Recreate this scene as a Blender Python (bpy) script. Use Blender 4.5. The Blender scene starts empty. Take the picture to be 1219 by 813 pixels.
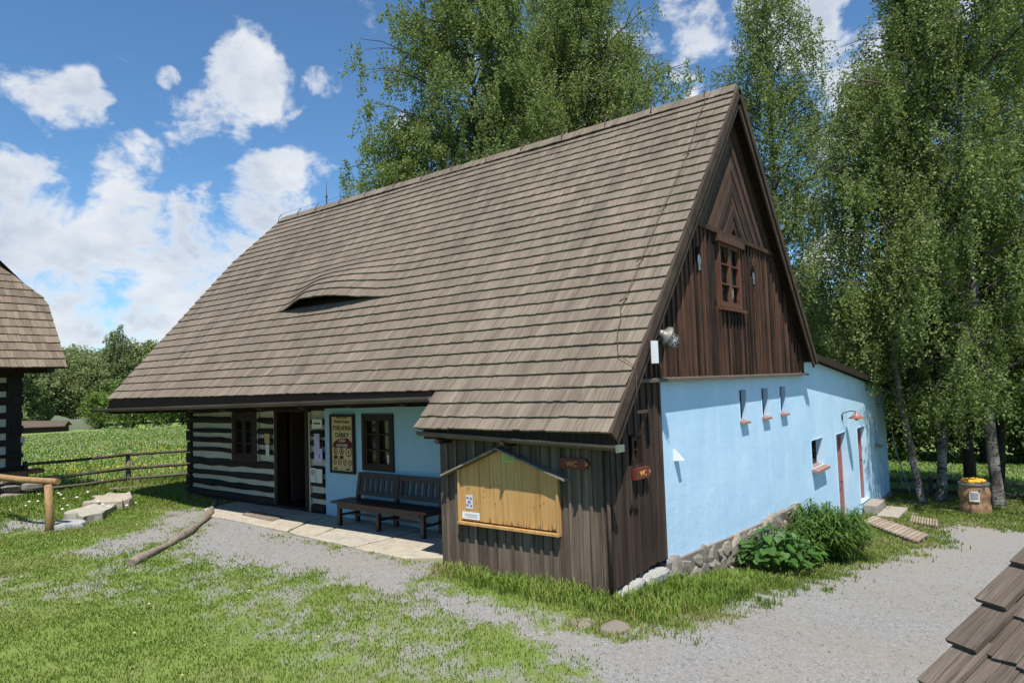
import bpy, math, random
import numpy as np
from mathutils import Vector, Matrix

C = bpy.context.scene.collection
random.seed(11)
RNG = np.random.default_rng(11)
PI = math.pi

# ------------------------------------------------------------------ camera
CAM = np.array([-7.8912, -3.7923, 1.9304])
def cam_axes(yaw=-52.3906, pitch=3.4123, roll=1.8653):
    y, p, r = np.radians([yaw, pitch, roll])
    fw = np.array([math.sin(-y) * math.cos(p), math.cos(y) * math.cos(p), math.sin(p)])
    rt = np.cross(fw, [0, 0, 1.0]); rt /= np.linalg.norm(rt)
    up = np.cross(rt, fw)
    return fw, math.cos(r) * rt - math.sin(r) * up, math.sin(r) * rt + math.cos(r) * up
FW, RT, UP = cam_axes()
cd = bpy.data.cameras.new('camera')
co = bpy.data.objects.new('camera', cd); C.objects.link(co)
co.matrix_world = Matrix(((RT[0], UP[0], -FW[0], CAM[0]), (RT[1], UP[1], -FW[1], CAM[1]), (RT[2], UP[2], -FW[2], CAM[2]), (0, 0, 0, 1)))
cd.sensor_width = 36; cd.lens = 24.05; cd.clip_start = 0.05; cd.clip_end = 2000
bpy.context.scene.camera = co

# ------------------------------------------------------------------ sun, sky, exposure
SUN = Vector((-0.365, -0.33, 1.0)).normalized()
sl = bpy.data.lights.new('sun', 'SUN'); sl.energy = 4.8; sl.angle = math.radians(0.53); sl.color = (1.0, 0.955, 0.88)
so = bpy.data.objects.new('sun', sl); C.objects.link(so)
so.rotation_euler = SUN.to_track_quat('Z', 'Y').to_euler(); so.location = (0, 0, 40)
sc = bpy.context.scene
sc.view_settings.view_transform = 'Standard'; sc.view_settings.look = 'None'
sc.view_settings.gamma = 1; sc.view_settings.use_curve_mapping = False
sc.view_settings.exposure = 0.50
sc.cycles.max_bounces = 8; sc.cycles.diffuse_bounces = 3; sc.cycles.transparent_max_bounces = 8

w = bpy.data.worlds.new('World'); sc.world = w; w.use_nodes = True
class NT:
    """small helper for writing node trees"""
    def __init__(s, nt): s.nt = nt; s.n = nt.nodes; s.l = nt.links
    def new(s, t, **k):
        x = s.n.new(t)
        for a, b in k.items(): setattr(x, a, b)
        return x
    def link(s, a, b): s.l.new(a, b)
    def put(s, sock, v):
        if isinstance(v, (int, float)): sock.default_value = v
        elif isinstance(v, (tuple, list)): sock.default_value = v
        else: s.l.new(v, sock)
    def math(s, op, a, b=None, c=None, clamp=False):
        x = s.new('ShaderNodeMath', operation=op, use_clamp=clamp)
        s.put(x.inputs[0], a)
        if b is not None: s.put(x.inputs[1], b)
        if c is not None: s.put(x.inputs[2], c)
        return x.outputs[0]
    def vmath(s, op, a, b=None):
        x = s.new('ShaderNodeVectorMath', operation=op)
        s.put(x.inputs[0], a)
        if b is not None: s.put(x.inputs[1], b)
        return x.outputs['Value'] if op in ('DOT_PRODUCT', 'LENGTH', 'DISTANCE') else x.outputs[0]
    def rng(s, v, a, b, c=0.0, d=1.0, smooth=False):
        x = s.new('ShaderNodeMapRange', interpolation_type='SMOOTHSTEP' if smooth else 'LINEAR')
        s.put(x.inputs[0], v); s.put(x.inputs[1], a); s.put(x.inputs[2], b); s.put(x.inputs[3], c); s.put(x.inputs[4], d)
        return x.outputs[0]
    def noise(s, vec, scale, detail=3, rough=0.55, dist=0.0):
        x = s.new('ShaderNodeTexNoise'); s.put(x.inputs['Vector'], vec)
        x.inputs['Scale'].default_value = scale; x.inputs['Detail'].default_value = detail
        x.inputs['Roughness'].default_value = rough; x.inputs['Distortion'].default_value = dist
        return x.outputs['Fac']
    def mapping(s, vec, scale=(1, 1, 1), loc=(0, 0, 0), rot=(0, 0, 0)):
        x = s.new('ShaderNodeMapping'); s.put(x.inputs['Vector'], vec)
        x.inputs['Scale'].default_value = scale; x.inputs['Location'].default_value = loc; x.inputs['Rotation'].default_value = rot
        return x.outputs[0]
    def mix(s, f, a, b, mode='MIX'):
        x = s.new('ShaderNodeMix', data_type='RGBA', blend_type=mode)
        s.put(x.inputs[0], f)
        for i, v in ((6, a), (7, b)):
            if isinstance(v, (tuple, list)) and len(v) == 3: v = (*v, 1)
            s.put(x.inputs[i], v)
        return x.outputs[2]
    def ramp(s, f, stops):
        x = s.new('ShaderNodeValToRGB'); s.put(x.inputs[0], f)
        e = x.color_ramp.elements
        while len(e) < len(stops): e.new(0.5)
        for i, (p, c) in enumerate(stops):
            e[i].position = p; e[i].color = (*c, 1) if len(c) == 3 else c
        return x.outputs[0]
    def attr(s, name, out='Fac'):
        x = s.new('ShaderNodeAttribute'); x.attribute_name = name
        return x.outputs[out]
    def bump(s, h, strength=0.3, dist=0.02):
        x = s.new('ShaderNodeBump'); x.inputs['Strength'].default_value = strength; x.inputs['Distance'].default_value = dist
        s.put(x.inputs['Height'], h)
        return x.outputs[0]

def build_sky():
    t = NT(w.node_tree); t.n.clear()
    out = t.new('ShaderNodeOutputWorld'); bg = t.new('ShaderNodeBackground')
    sky = t.new('ShaderNodeTexSky', sky_type='NISHITA', sun_disc=False)
    sky.sun_elevation = math.asin(SUN.z); sky.sun_rotation = math.atan2(SUN.x, SUN.y)
    sky.altitude = 500; sky.air_density = 1.0; sky.dust_density = 0.1; sky.ozone_density = 2.2
    d = t.new('ShaderNodeTexCoord').outputs['Generated']
    d = t.vmath('NORMALIZE', d)
    sep = t.new('ShaderNodeSeparateXYZ'); t.put(sep.inputs[0], d)
    z = t.math('MAXIMUM', sep.outputs[2], 0.0)
    # cumulus: puffs of several sizes, gathered into the banks that stand in this sky
    cmb = t.new('ShaderNodeCombineXYZ')
    t.put(cmb.inputs[0], t.math('MULTIPLY', sep.outputs[0], 1.55)); t.put(cmb.inputs[1], t.math('MULTIPLY', sep.outputs[1], 1.55))
    t.put(cmb.inputs[2], t.math('MULTIPLY', z, 2.3))
    P = cmb.outputs[0]
    big = t.noise(P, 2.6, 2, 0.5)
    puff = t.noise(P, 6.4, 10, 0.62, 0.25)
    wn = t.new('ShaderNodeTexNoise'); t.put(wn.inputs['Vector'], d); wn.inputs['Scale'].default_value = 7.0; wn.inputs['Detail'].default_value = 4; wn.inputs['Roughness'].default_value = .6
    wv = t.new('ShaderNodeVectorMath', operation='SUBTRACT'); t.put(wv.inputs[0], wn.outputs['Color']); wv.inputs[1].default_value = (.5, .5, .5)
    ws = t.new('ShaderNodeVectorMath', operation='SCALE'); t.put(ws.inputs[0], wv.outputs[0]); ws.inputs['Scale'].default_value = .16
    dw_ = t.vmath('NORMALIZE', t.vmath('ADD', d, ws.outputs[0]))
    bank = None
    for (vx, vy, vz, r, a) in BANKS:
        dd = t.vmath('DOT_PRODUCT', dw_, (vx, vy, vz))
        f = t.rng(dd, math.cos(r * 1.5), math.cos(r * 0.25), 0.0, a, True)
        bank = f if bank is None else t.math('MAXIMUM', bank, f)
    low = t.rng(z, 0.42, 0.02, 0.0, 0.06)
    dens = t.math('ADD', t.math('ADD', t.math('MULTIPLY_ADD', big, 0.3, -0.19), t.math('MULTIPLY', puff, 1.08)), t.math('ADD', bank, low))
    cov = t.rng(dens, 0.60, 0.80, 0, 1, True)
    # thick middles are a little greyer than the rims
    sh = t.noise(t.vmath('ADD', P, (0.0, 0.0, 0.12)), 5.0, 5, 0.55)
    core = t.math('MULTIPLY', t.rng(dens, 0.66, 0.86, 0, 1, True), t.rng(sh, 0.40, 0.60, 0.1, 1.0))
    cl = t.mix(core, (7.3, 7.5, 7.8), (4.7, 5.3, 6.2))
    sk = t.mix(1.0, sky.outputs[0], SKYTINT, 'MULTIPLY')
    col = t.mix(t.math('MULTIPLY', cov, 0.95), sk, cl)
    t.put(bg.inputs[0], col); bg.inputs[1].default_value = 0.085
    t.link(bg.outputs[0], out.inputs[0])
SKYTINT = (0.80, 1.12, 1.30)
BANKS = [(0.3064, 0.8918, 0.3330, 0.0360, 0.24), (0.3792, 0.8747, 0.3019, 0.0376, 0.24), (0.4376, 0.8326, 0.3395, 0.0339, 0.14), (0.4854, 0.7850, 0.3850, 0.0542, 0.26), (0.5629, 0.7216, 0.4031, 0.0196, 0.16), (0.3870, 0.8253, 0.4111, 0.0186, 0.20), (0.5395, 0.8040, 0.2499, 0.0575, 0.24), (0.4514, 0.8599, 0.2382, 0.0408, 0.19), (0.2901, 0.9321, 0.2170, 0.0597, 0.24), (0.3492, 0.9200, 0.1778, 0.0694, 0.24), (0.4266, 0.8879, 0.1724, 0.0706, 0.22), (0.4655, 0.8770, 0.1193, 0.0734, 0.19), (0.3115, 0.9420, 0.1247, 0.0523, 0.22), (0.3881, 0.9186, 0.0747, 0.0676, 0.17), (0.6353, 0.6620, 0.3977, 0.0340, 0.17), (0.6352, 0.6794, 0.3673, 0.0228, 0.24), (0.6641, 0.5856, 0.4648, 0.0268, 0.20), (0.8279, 0.3209, 0.4600, 0.0496, 0.24), (0.8610, 0.2262, 0.4555, 0.0528, 0.26), (0.9176, 0.1669, 0.3608, 0.0571, 0.29), (0.8880, 0.2061, 0.4110, 0.0383, 0.19), (0.9304, 0.1919, 0.3124, 0.0384, 0.24), (0.9690, 0.1997, 0.1454, 0.0371, 0.24), (0.8461, 0.3488, 0.4031, 0.0237, 0.22), (0.7898, 0.4636, 0.4016, 0.0899, 0.14), (0.9273, 0.0449, 0.3716, 0.0478, 0.12), (0.3775, 0.8939, 0.2416, 0.0424, 0.19), (0.2791, 0.9248, 0.2585, 0.0297, 0.19), (0.4878, 0.8528, 0.1865, 0.0531, 0.19), (0.3139, 0.9479, 0.0538, 0.0524, 0.17), (0.5570, 0.7806, 0.2836, 0.0377, 0.20)]
build_sky()

# ------------------------------------------------------------------ helpers
def noise2(x, y, seed=0):
    """smooth value noise, 0..1, on arrays"""
    x = np.asarray(x, float); y = np.asarray(y, float)
    xi = np.floor(x).astype(np.int64); yi = np.floor(y).astype(np.int64)
    fx = x - xi; fy = y - yi; fx = fx * fx * (3 - 2 * fx); fy = fy * fy * (3 - 2 * fy)
    def h(a, b):
        n = (a * 374761393 + b * 668265263 + seed * 982451653) & 0xFFFFFFFF
        n = ((n ^ (n >> 13)) * 1274126177) & 0xFFFFFFFF
        return ((n ^ (n >> 16)) & 0xFFFF) / 65535.0
    a = h(xi, yi); b = h(xi + 1, yi); c = h(xi, yi + 1); d = h(xi + 1, yi + 1)
    return (a * (1 - fx) + b * fx) * (1 - fy) + (c * (1 - fx) + d * fx) * fy
def fbm(x, y, seed=0):
    return 0.5 * noise2(x, y, seed) + 0.3 * noise2(x * 2.1, y * 2.1, seed + 1) + 0.2 * noise2(x * 4.3, y * 4.3, seed + 2)
def ss(a, b, x):
    t = np.clip((np.asarray(x, float) - a) / (b - a), 0, 1); return t * t * (3 - 2 * t)

KX = [-60, -3, -1.4, -1, 0, .77, 2, 4, 9, 11, 14.4, 20, 33, 60, 300]
KZ = [-.36, -.38, -.44, -.5, -.6, -.7, -.9, -1.18, -1.55, -1.66, -1.8, -2.0, -2.9, -4.2, -6]
def terrain(X, Y):
    X = np.asarray(X, float); Y = np.asarray(Y, float)
    f = np.interp(X, KX, KZ)
    b = -.37 - .02 * np.clip(Y - 13, 0, 75)
    g = ss(-.6, .4, Y) * np.where(X > 0, ss(.35, .9, Y / (np.abs(X) + 1e-6)), 1)
    return f * (1 - g) + b * g - 0.03 * noise2(X * 1.3, Y * 1.3, 5)
def tz(x, y): return float(terrain(x, y))

class MB:
    """collects geometry for ONE mesh; every face carries a random number 'rnd' (colour variation between pieces)"""
    def __init__(s): s.v = []; s.f = []; s.r = []; s.m = []; s.sm = []
    def add(s, vs, fs, r=None, m=0, smooth=False):
        o = len(s.v); s.v.extend([tuple(map(float, q)) for q in vs]); r = random.random() if r is None else r
        for f in fs: s.f.append([o + i for i in f]); s.r.append(r); s.m.append(m); s.sm.append(smooth)
    def box(s, a, b, r=None, m=0):
        x0, y0, z0 = [min(p, q) for p, q in zip(a, b)]; x1, y1, z1 = [max(p, q) for p, q in zip(a, b)]
        s.add([(x0, y0, z0), (x1, y0, z0), (x1, y1, z0), (x0, y1, z0), (x0, y0, z1), (x1, y0, z1), (x1, y1, z1), (x0, y1, z1)],
              [(3, 2, 1, 0), (4, 5, 6, 7), (0, 1, 5, 4), (1, 2, 6, 5), (2, 3, 7, 6), (3, 0, 4, 7)], r, m)
    def hexa(s, p, r=None, m=0):
        """8 corners: 4 of one end then the matching 4 of the other"""
        s.add(p, [(3, 2, 1, 0), (4, 5, 6, 7), (0, 1, 5, 4), (1, 2, 6, 5), (2, 3, 7, 6), (3, 0, 4, 7)], r, m)
    def bar(s, a, b, wid, hei, up=(0, 0, 1), r=None, m=0):
        a = Vector(a); b = Vector(b); d = (b - a).normalized(); u = Vector(up)
        if abs(d.dot(u)) > .98: u = Vector((1, 0, 0))
        x = d.cross(u).normalized(); y = x.cross(d).normalized(); x *= wid / 2; y *= hei / 2
        s.hexa([a - x - y, a + x - y, a + x + y, a - x + y, b - x - y, b + x - y, b + x + y, b - x + y], r, m)
    def tube(s, pts, rad, n=8, caps=True, r=None, m=0, smooth=True):
        pts = [Vector(p) for p in pts]; rad = rad if hasattr(rad, '__len__') else [rad] * len(pts)
        vs = []; fs = []; prev = None
        for i, p in enumerate(pts):
            d = (pts[min(i + 1, len(pts) - 1)] - pts[max(i - 1, 0)])
            d = d.normalized() if d.length > 1e-9 else Vector((0, 0, 1))
            if prev is None:
                u = Vector((0, 0, 1)) if abs(d.z) < .9 else Vector((1, 0, 0)); x = d.cross(u).normalized()
            else:
                x = (prev - d * prev.dot(d)); x = x.normalized() if x.length > 1e-6 else d.orthogonal().normalized()
            prev = x; y = d.cross(x)
            for k in range(n):
                a = 2 * PI * k / n; vs.append(p + x * (rad[i] * math.cos(a)) + y * (rad[i] * math.sin(a)))
        for i in range(len(pts) - 1):
            for k in range(n): fs.append((i * n + k, i * n + (k + 1) % n, (i + 1) * n + (k + 1) % n, (i + 1) * n + k))
        r = random.random() if r is None else r
        o = len(s.v); s.add(vs, fs, r, m, smooth)
        if caps:
            s.f.append([o + k for k in range(n)][::-1]); s.f.append([o + (len(pts) - 1) * n + k for k in range(n)])
            s.r += [r, r]; s.m += [m, m]; s.sm += [False, False]
    def lathe(s, prof, loc=(0, 0, 0), n=24, M=None, r=None, m=0, smooth=True):
        vs = []; fs = []
        for (rr, zz) in prof:
            for k in range(n):
                a = 2 * PI * k / n; v = Vector((rr * math.cos(a), rr * math.sin(a), zz))
                vs.append((M @ v if M else v) + Vector(loc))
        for i in range(len(prof) - 1):
            for k in range(n): fs.append((i * n + k, i * n + (k + 1) % n, (i + 1) * n + (k + 1) % n, (i + 1) * n + k))
        s.add(vs, fs, r, m, smooth)
    def build(s, name, mat, parent=None, kind=None):
        me = bpy.data.meshes.new(name); me.from_pydata(s.v, [], s.f)
        for mm in (mat if isinstance(mat, (list, tuple)) else [mat]): me.materials.append(mm)
        me.polygons.foreach_set('material_index', s.m); me.polygons.foreach_set('use_smooth', s.sm)
        at = me.attributes.new('rnd', 'FLOAT', 'FACE'); at.data.foreach_set('value', s.r)
        me.update()
        return link(name, me, parent, kind)
def link(name, data, parent=None, kind=None):
    o = bpy.data.objects.new(name, data); C.objects.link(o)
    if parent: o.parent = parent
    if kind: o['kind'] = kind
    return o
def tag(o, label, cat, group=None):
    o['label'] = label; o['category'] = cat
    if group: o['group'] = group
    return o
def thing(name, label, cat, loc=(0, 0, 0), rz=0.0, group=None):
    o = bpy.data.objects.new(name, None); C.objects.link(o); o.empty_display_size = .2
    o.location = loc; o.rotation_euler = (0, 0, rz)
    return tag(o, label, cat, group)
def copy_tree(o, parent=None):
    c = o.copy(); C.objects.link(c)
    if parent: c.parent = parent
    for ch in [q for q in o.children]: copy_tree(ch, c)
    return c
def np_mesh(name, V, F, mats, rnd=None, smooth=False, attrs=None):
    """V (n,3), F (m,k) all faces with k corners"""
    me = bpy.data.meshes.new(name)
    n, k = F.shape
    me.vertices.add(len(V)); me.vertices.foreach_set('co', np.ascontiguousarray(V, np.float32).ravel())
    me.loops.add(n * k); me.loops.foreach_set('vertex_index', np.ascontiguousarray(F, np.int32).ravel())
    me.polygons.add(n); me.polygons.foreach_set('loop_start', np.arange(0, n * k, k, dtype=np.int32))
    me.polygons.foreach_set('use_smooth', np.full(n, smooth))
    for mm in mats: me.materials.append(mm)
    if rnd is not None:
        at = me.attributes.new('rnd', 'FLOAT', 'FACE'); at.data.foreach_set('value', np.asarray(rnd, np.float32))
    for kx, vx in (attrs or {}).items():
        at = me.attributes.new(kx, 'FLOAT', 'POINT'); at.data.foreach_set('value', np.asarray(vx, np.float32))
    me.update(calc_edges=True); me.validate()
    return me

# ------------------------------------------------------------------ materials
def mat(name, fn):
    m = bpy.data.materials.new(name); m.use_nodes = True
    t = NT(m.node_tree); t.n.clear()
    out = t.new('ShaderNodeOutputMaterial'); b = t.new('ShaderNodeBsdfPrincipled'); t.link(b.outputs[0], out.inputs[0])
    t.b = b; t.out = out
    t.obj = t.new('ShaderNodeTexCoord').outputs['Object']
    fn(t); return m
def base(t, col, rough=.8, normal=None, spec=.3):
    if isinstance(col, tuple) and len(col) == 3: col = (*col, 1)
    t.put(t.b.inputs['Base Color'], col); t.put(t.b.inputs['Roughness'], rough)
    t.b.inputs['Specular IOR Level'].default_value = spec
    if normal is not None: t.put(t.b.inputs['Normal'], normal)

def wood(name, dark, light, grain=(3, 3, .35), gscale=12, rough=.8, bump=.35, rndw=.5, third=None, spec=.25, streak=None):
    def fn(t):
        # rnd offsets the grain so that no two boards share a figure
        r = t.attr('rnd')
        off = t.new('ShaderNodeCombineXYZ'); t.put(off.inputs[0], t.math('MULTIPLY', r, 7.3)); t.put(off.inputs[1], t.math('MULTIPLY', r, 3.1)); t.put(off.inputs[2], t.math('MULTIPLY', r, 19.0))
        p = t.vmath('ADD', t.mapping(t.obj, grain), off.outputs[0])
        n = t.noise(p, gscale, 6, .62, .4)
        n2 = t.noise(t.obj, 1.7, 4, .6)
        f = t.math('ADD', t.math('MULTIPLY', t.rng(n, .3, .72), .62), t.math('MULTIPLY', t.math('SUBTRACT', r, .5), rndw), None)
        f = t.math('ADD', f, t.math('MULTIPLY', t.math('SUBTRACT', n2, .4), .7), None, True)
        c = t.mix(f, dark, light)
        if third is not None:
            c = t.mix(t.math('MULTIPLY', t.rng(t.noise(p, gscale * .45, 4, .6, .2), .52, .72), .8), c, third)
        if streak:   # long weather streaks running down the slope, and broad darker fields
            sn = t.noise(t.mapping(t.obj, streak), 1.0, 6, .65, .3); bn = t.noise(t.obj, .45, 4, .6)
            c = t.mix(t.math('MULTIPLY', t.rng(sn, .50, .72), .60), c, (dark[0] * .62, dark[1] * .62, dark[2] * .62))
            c = t.mix(t.math('MULTIPLY', t.rng(bn, .48, .70), .38), c, (dark[0] * .85, dark[1] * .82, dark[2] * .80))
            c = t.mix(t.math('MULTIPLY', t.rng(t.noise(t.mapping(t.obj, streak), 2.3, 5, .6), .60, .75), .45), c, (light[0] * 1.25, light[1] * 1.25, light[2] * 1.25))
        base(t, c, rough, t.bump(n, bump, .01), spec)
    return mat(name, fn)

M = {}
M['shingle'] = wood('weathered_shingle', (.130, .104, .078), (.275, .225, .172), grain=(1.2, 24, 1.2), gscale=3.0, rough=.85, bump=.5, rndw=.34, third=(.085, .064, .049), streak=(.5, 3.2, .5))
M['shingle_pale'] = wood('pale_weathered_shingle', (.14, .105, .075), (.30, .235, .175), grain=(1.2, 24, 1.2), gscale=3.0, rough=.85, bump=.5, rndw=.55, third=(.10, .075, .055))
M['shingle_near'] = wood('near_weathered_shingle', (.10, .078, .060), (.220, .178, .142), grain=(1.6, 34, 1.6), gscale=3.2, rough=.85, bump=.6, rndw=.5, third=(.05, .038, .030), streak=(2.2, 14.0, 2.2))
M['gable'] = wood('sun_burnt_boards', (.013, .0075, .005), (.150, .074, .045), grain=(9, 9, .45), gscale=3.5, rough=.7, bump=.5, rndw=.75, third=(.010, .007, .006))
M['gable_red'] = wood('apex_boards', (.022, .013, .009), (.125, .066, .042), grain=(9, 9, .8), gscale=3.5, rough=.7, bump=.5, rndw=.7)
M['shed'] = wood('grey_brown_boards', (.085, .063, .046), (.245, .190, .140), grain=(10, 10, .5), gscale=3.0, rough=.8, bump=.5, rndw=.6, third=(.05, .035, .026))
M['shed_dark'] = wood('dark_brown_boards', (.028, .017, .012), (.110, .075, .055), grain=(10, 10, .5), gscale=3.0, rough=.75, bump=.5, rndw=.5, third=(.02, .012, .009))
M['log'] = wood('tarred_logs', (.010, .007, .006), (.040, .028, .021), grain=(6, .5, 6), gscale=3, rough=.75, bump=.6, rndw=.4)
M['beam'] = wood('dark_beam', (.018, .011, .008), (.06, .038, .026), grain=(6, .5, 6), gscale=3, rough=.75, bump=.5, rndw=.4)
M['barge'] = wood('barge_board_wood', (.030, .020, .014), (.105, .070, .048), grain=(1.5, 18, 1.5), gscale=3, rough=.8, bump=.4, rndw=.3)
M['gutter'] = wood('wooden_gutter', (.06, .045, .035), (.19, .155, .125), grain=(14, .5, 14), gscale=3, rough=.65, bump=.4, rndw=.2)
M['bench'] = wood('dark_stained_wood', (.018, .008, .006), (.065, .028, .018), grain=(12, .8, 12), gscale=3, rough=.45, bump=.2, rndw=.4, spec=.5)
M['frame_dark'] = wood('dark_red_brown_paint', (.016, .008, .006), (.040, .020, .014), grain=(10, 10, 1), gscale=3, rough=.5, bump=.15, rndw=.2)
M['frame_red'] = wood('red_brown_paint', (.085, .034, .022), (.19, .080, .050), grain=(10, 10, 1), gscale=3, rough=.55, bump=.2, rndw=.3)
M['honey'] = wood('varnished_pine', (.44, .24, .080), (.64, .40, .155), grain=(9, 9, .55), gscale=3, rough=.45, bump=.1, rndw=.22, third=(.36, .165, .045), spec=.4)
M['post'] = wood('peeled_pole_wood', (.19, .105, .045), (.42, .27, .125), grain=(3, 3, 3), gscale=5, rough=.7, bump=.3, rndw=.3)
M['grey_wood'] = wood('silver_grey_wood', (.13, .105, .082), (.36, .30, .235), grain=(5, 5, 5), gscale=4, rough=.85, bump=.6, rndw=.4, third=(.09, .07, .055))
M['slat'] = wood('grating_wood', (.23, .18, .13), (.45, .37, .28), grain=(5, 5, 5), gscale=4, rough=.8, bump=.3, rndw=.5)
M['fence'] = wood('dark_fence_wood', (.035, .028, .022), (.15, .12, .09), grain=(5, 5, 5), gscale=4, rough=.8, bump=.4, rndw=.5)

def plaster(name, c0, c1, patch):
    def fn(t):
        n = t.noise(t.obj, 1.1, 5, .6); n2 = t.noise(t.obj, 9, 5, .6); n3 = t.noise(t.mapping(t.obj, (2.2, 2.2, .5)), 2.0, 4, .6)
        c = t.mix(t.rng(n, .35, .68), c0, c1)
        c = t.mix(t.math('MULTIPLY', t.rng(n3, .50, .75), .55), c, patch)
        h = t.math('ADD', t.math('MULTIPLY', n2, .6), t.math('MULTIPLY', t.noise(t.obj, 60, 3, .6), .25))
        h = t.math('ADD', h, t.math('MULTIPLY', n, 2.5))
        base(t, c, .9, t.bump(h, .28, .02), .15)
    return mat(name, fn)
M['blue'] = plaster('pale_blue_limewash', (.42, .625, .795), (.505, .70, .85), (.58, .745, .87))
M['blue_shaded'] = plaster('shaded_blue_limewash', (.275, .445, .545), (.32, .495, .59), (.37, .53, .62))  # blue limewash darkened to put the eave's shade into the colour
M['white'] = plaster('white_limewash', (.42, .385, .30), (.53, .49, .385), (.34, .31, .235))
def stone(name, a, b, c):
    def fn(t):
        r = t.attr('rnd'); n = t.noise(t.obj, 7, 6, .65); n2 = t.noise(t.obj, 40, 4, .6)
        col = t.ramp(r, [(0, a), (.5, b), (1, c)])
        col = t.mix(t.rng(n, .3, .75), col, (*[q * .55 for q in b], 1), 'MIX')
        col = t.mix(t.math('MULTIPLY', n2, .4), col, (.32, .29, .25))
        base(t, col, .9, t.bump(t.math('ADD', n, t.math('MULTIPLY', n2, .3)), .7, .03), .2)
    return mat(name, fn)
M['rubble'] = stone('rubble_stone', (.20, .145, .095), (.265, .235, .20), (.36, .28, .185))
M['pale_stone'] = stone('pale_slab_stone', (.44, .39, .31), (.47, .43, .35), (.50, .42, .30))
M['white_stone'] = stone('whitewashed_stone', (.36, .355, .33), (.42, .42, .40), (.32, .31, .28))
M['concrete'] = stone('concrete', (.36, .31, .26), (.40, .36, .30), (.33, .30, .26))
M['mortar'] = mat('mortar', lambda t: base(t, t.mix(t.noise(t.obj, 9, 5), (.10, .085, .07), (.30, .27, .23)), .95))
def flat(name, col, rough=.6, spec=.3, metal=0.0, var=.12):
    def fn(t):
        n = t.noise(t.obj, 14, 4, .6)
        c = t.mix(n, tuple(q * (1 - var) for q in col), tuple(min(1, q * (1 + var)) for q in col))
        base(t, c, rough, None, spec); t.b.inputs['Metallic'].default_value = metal
    return mat(name, fn)
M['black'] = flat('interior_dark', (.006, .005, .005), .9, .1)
M['metal_dark'] = flat('dark_iron', (.025, .020, .018), .6, .5, .5)
M['rust'] = flat('rusty_iron', (.10, .065, .05), .75, .3, .2, .4)
M['zinc'] = flat('zinc_sheet', (.35, .36, .37), .4, .5, .8)
M['lamp_grey'] = flat('grey_lamp_casting', (.20, .19, .165), .5, .5, .3)
M['white_plastic'] = flat('white_plastic', (.78, .79, .80), .35, .5, 0, .03)
M['paper'] = flat('paper', (.62, .60, .54), .8, .2, 0, .05)
M['paper_yellow'] = flat('yellow_paper', (.46, .34, .13), .8, .2, 0, .08)
M['paper_lilac'] = flat('lilac_paper', (.47, .42, .56), .8, .2, 0, .05)
M['paper_green'] = flat('lime_paper', (.40, .46, .13), .7, .2, 0, .05)
M['ink'] = flat('ink', (.03, .02, .02), .8, .2, 0, .1)
M['ink_grey'] = flat('grey_ink', (.22, .22, .24), .8, .2, 0, .1)
M['ink_red'] = flat('red_brown_ink', (.12, .022, .018), .8, .2, 0, .1)
M['ink_violet'] = flat('violet_ink', (.20, .14, .42), .8, .2, 0, .1)
M['sign_red'] = flat('red_sign_paint', (.13, .026, .015), .5, .4, 0, .25)
M['sign_yellow'] = flat('yellow_letter_paint', (.62, .30, .07), .6, .3, 0, .1)
M['red_enamel'] = flat('red_enamel', (.36, .125, .085), .4, .5, 0, .15)
M['brick'] = flat('brick_sill', (.29, .175, .15), .85, .2, 0, .3)
M['door_red'] = flat('door_frame_red', (.33, .145, .13), .6, .3, 0, .1)
M['door_blue'] = flat('door_blue_grey', (.10, .16, .24), .5, .4, 0, .1)
M['felt'] = flat('roof_felt', (.045, .036, .032), .85, .2, 0, .4)
M['tarp_green'] = flat('grey_green_tarpaulin', (.11, .125, .085), .8, .2, 0, .3)
M['tarp_blue'] = flat('blue_tarpaulin', (.025, .05, .17), .6, .3, 0, .3)
M['tile_red'] = flat('old_red_brown_roofing', (.11, .08, .062), .85, .2, 0, .4)
M['hose'] = flat('hose_green', (.22, .34, .24), .5, .4, 0, .1)
M['bag_yellow'] = flat('yellow_plastic_bag', (.75, .38, .03), .45, .4, 0, .15)
M['curtain'] = flat('curtain_cloth', (.40, .46, .36), .9, .1, 0, .25)
M['cream'] = flat('poster_cream', (.52, .40, .19), .7, .3, 0, .1)
def barrel_fn(t):
    n = t.noise(t.mapping(t.obj, (1.6, 1.6, .9)), 2.6, 6, .7, .6); n2 = t.noise(t.mapping(t.obj, (8, 8, .7)), 3, 4, .6)
    c = t.mix(t.rng(n, .35, .7), (.36, .20, .10), (.17, .10, .065))
    c = t.mix(t.math('MULTIPLY', t.rng(n2, .5, .75), .6), c, (.42, .30, .20))
    base(t, c, .75, t.bump(n2, .3, .02))
M['barrel'] = mat('mottled_brown_bark', barrel_fn)
def glass_fn(t):
    base(t, (.012, .015, .015), .04, t.bump(t.noise(t.obj, 2.2, 2), .05, .02), .9)
M['glass'] = mat('window_glass', glass_fn)
def clear_fn(t):
    base(t, (.9, .93, .93), .05, None, .5); t.b.inputs['Transmission Weight'].default_value = .85; t.b.inputs['IOR'].default_value = 1.2
M['clear'] = mat('lamp_glass', clear_fn)

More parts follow.
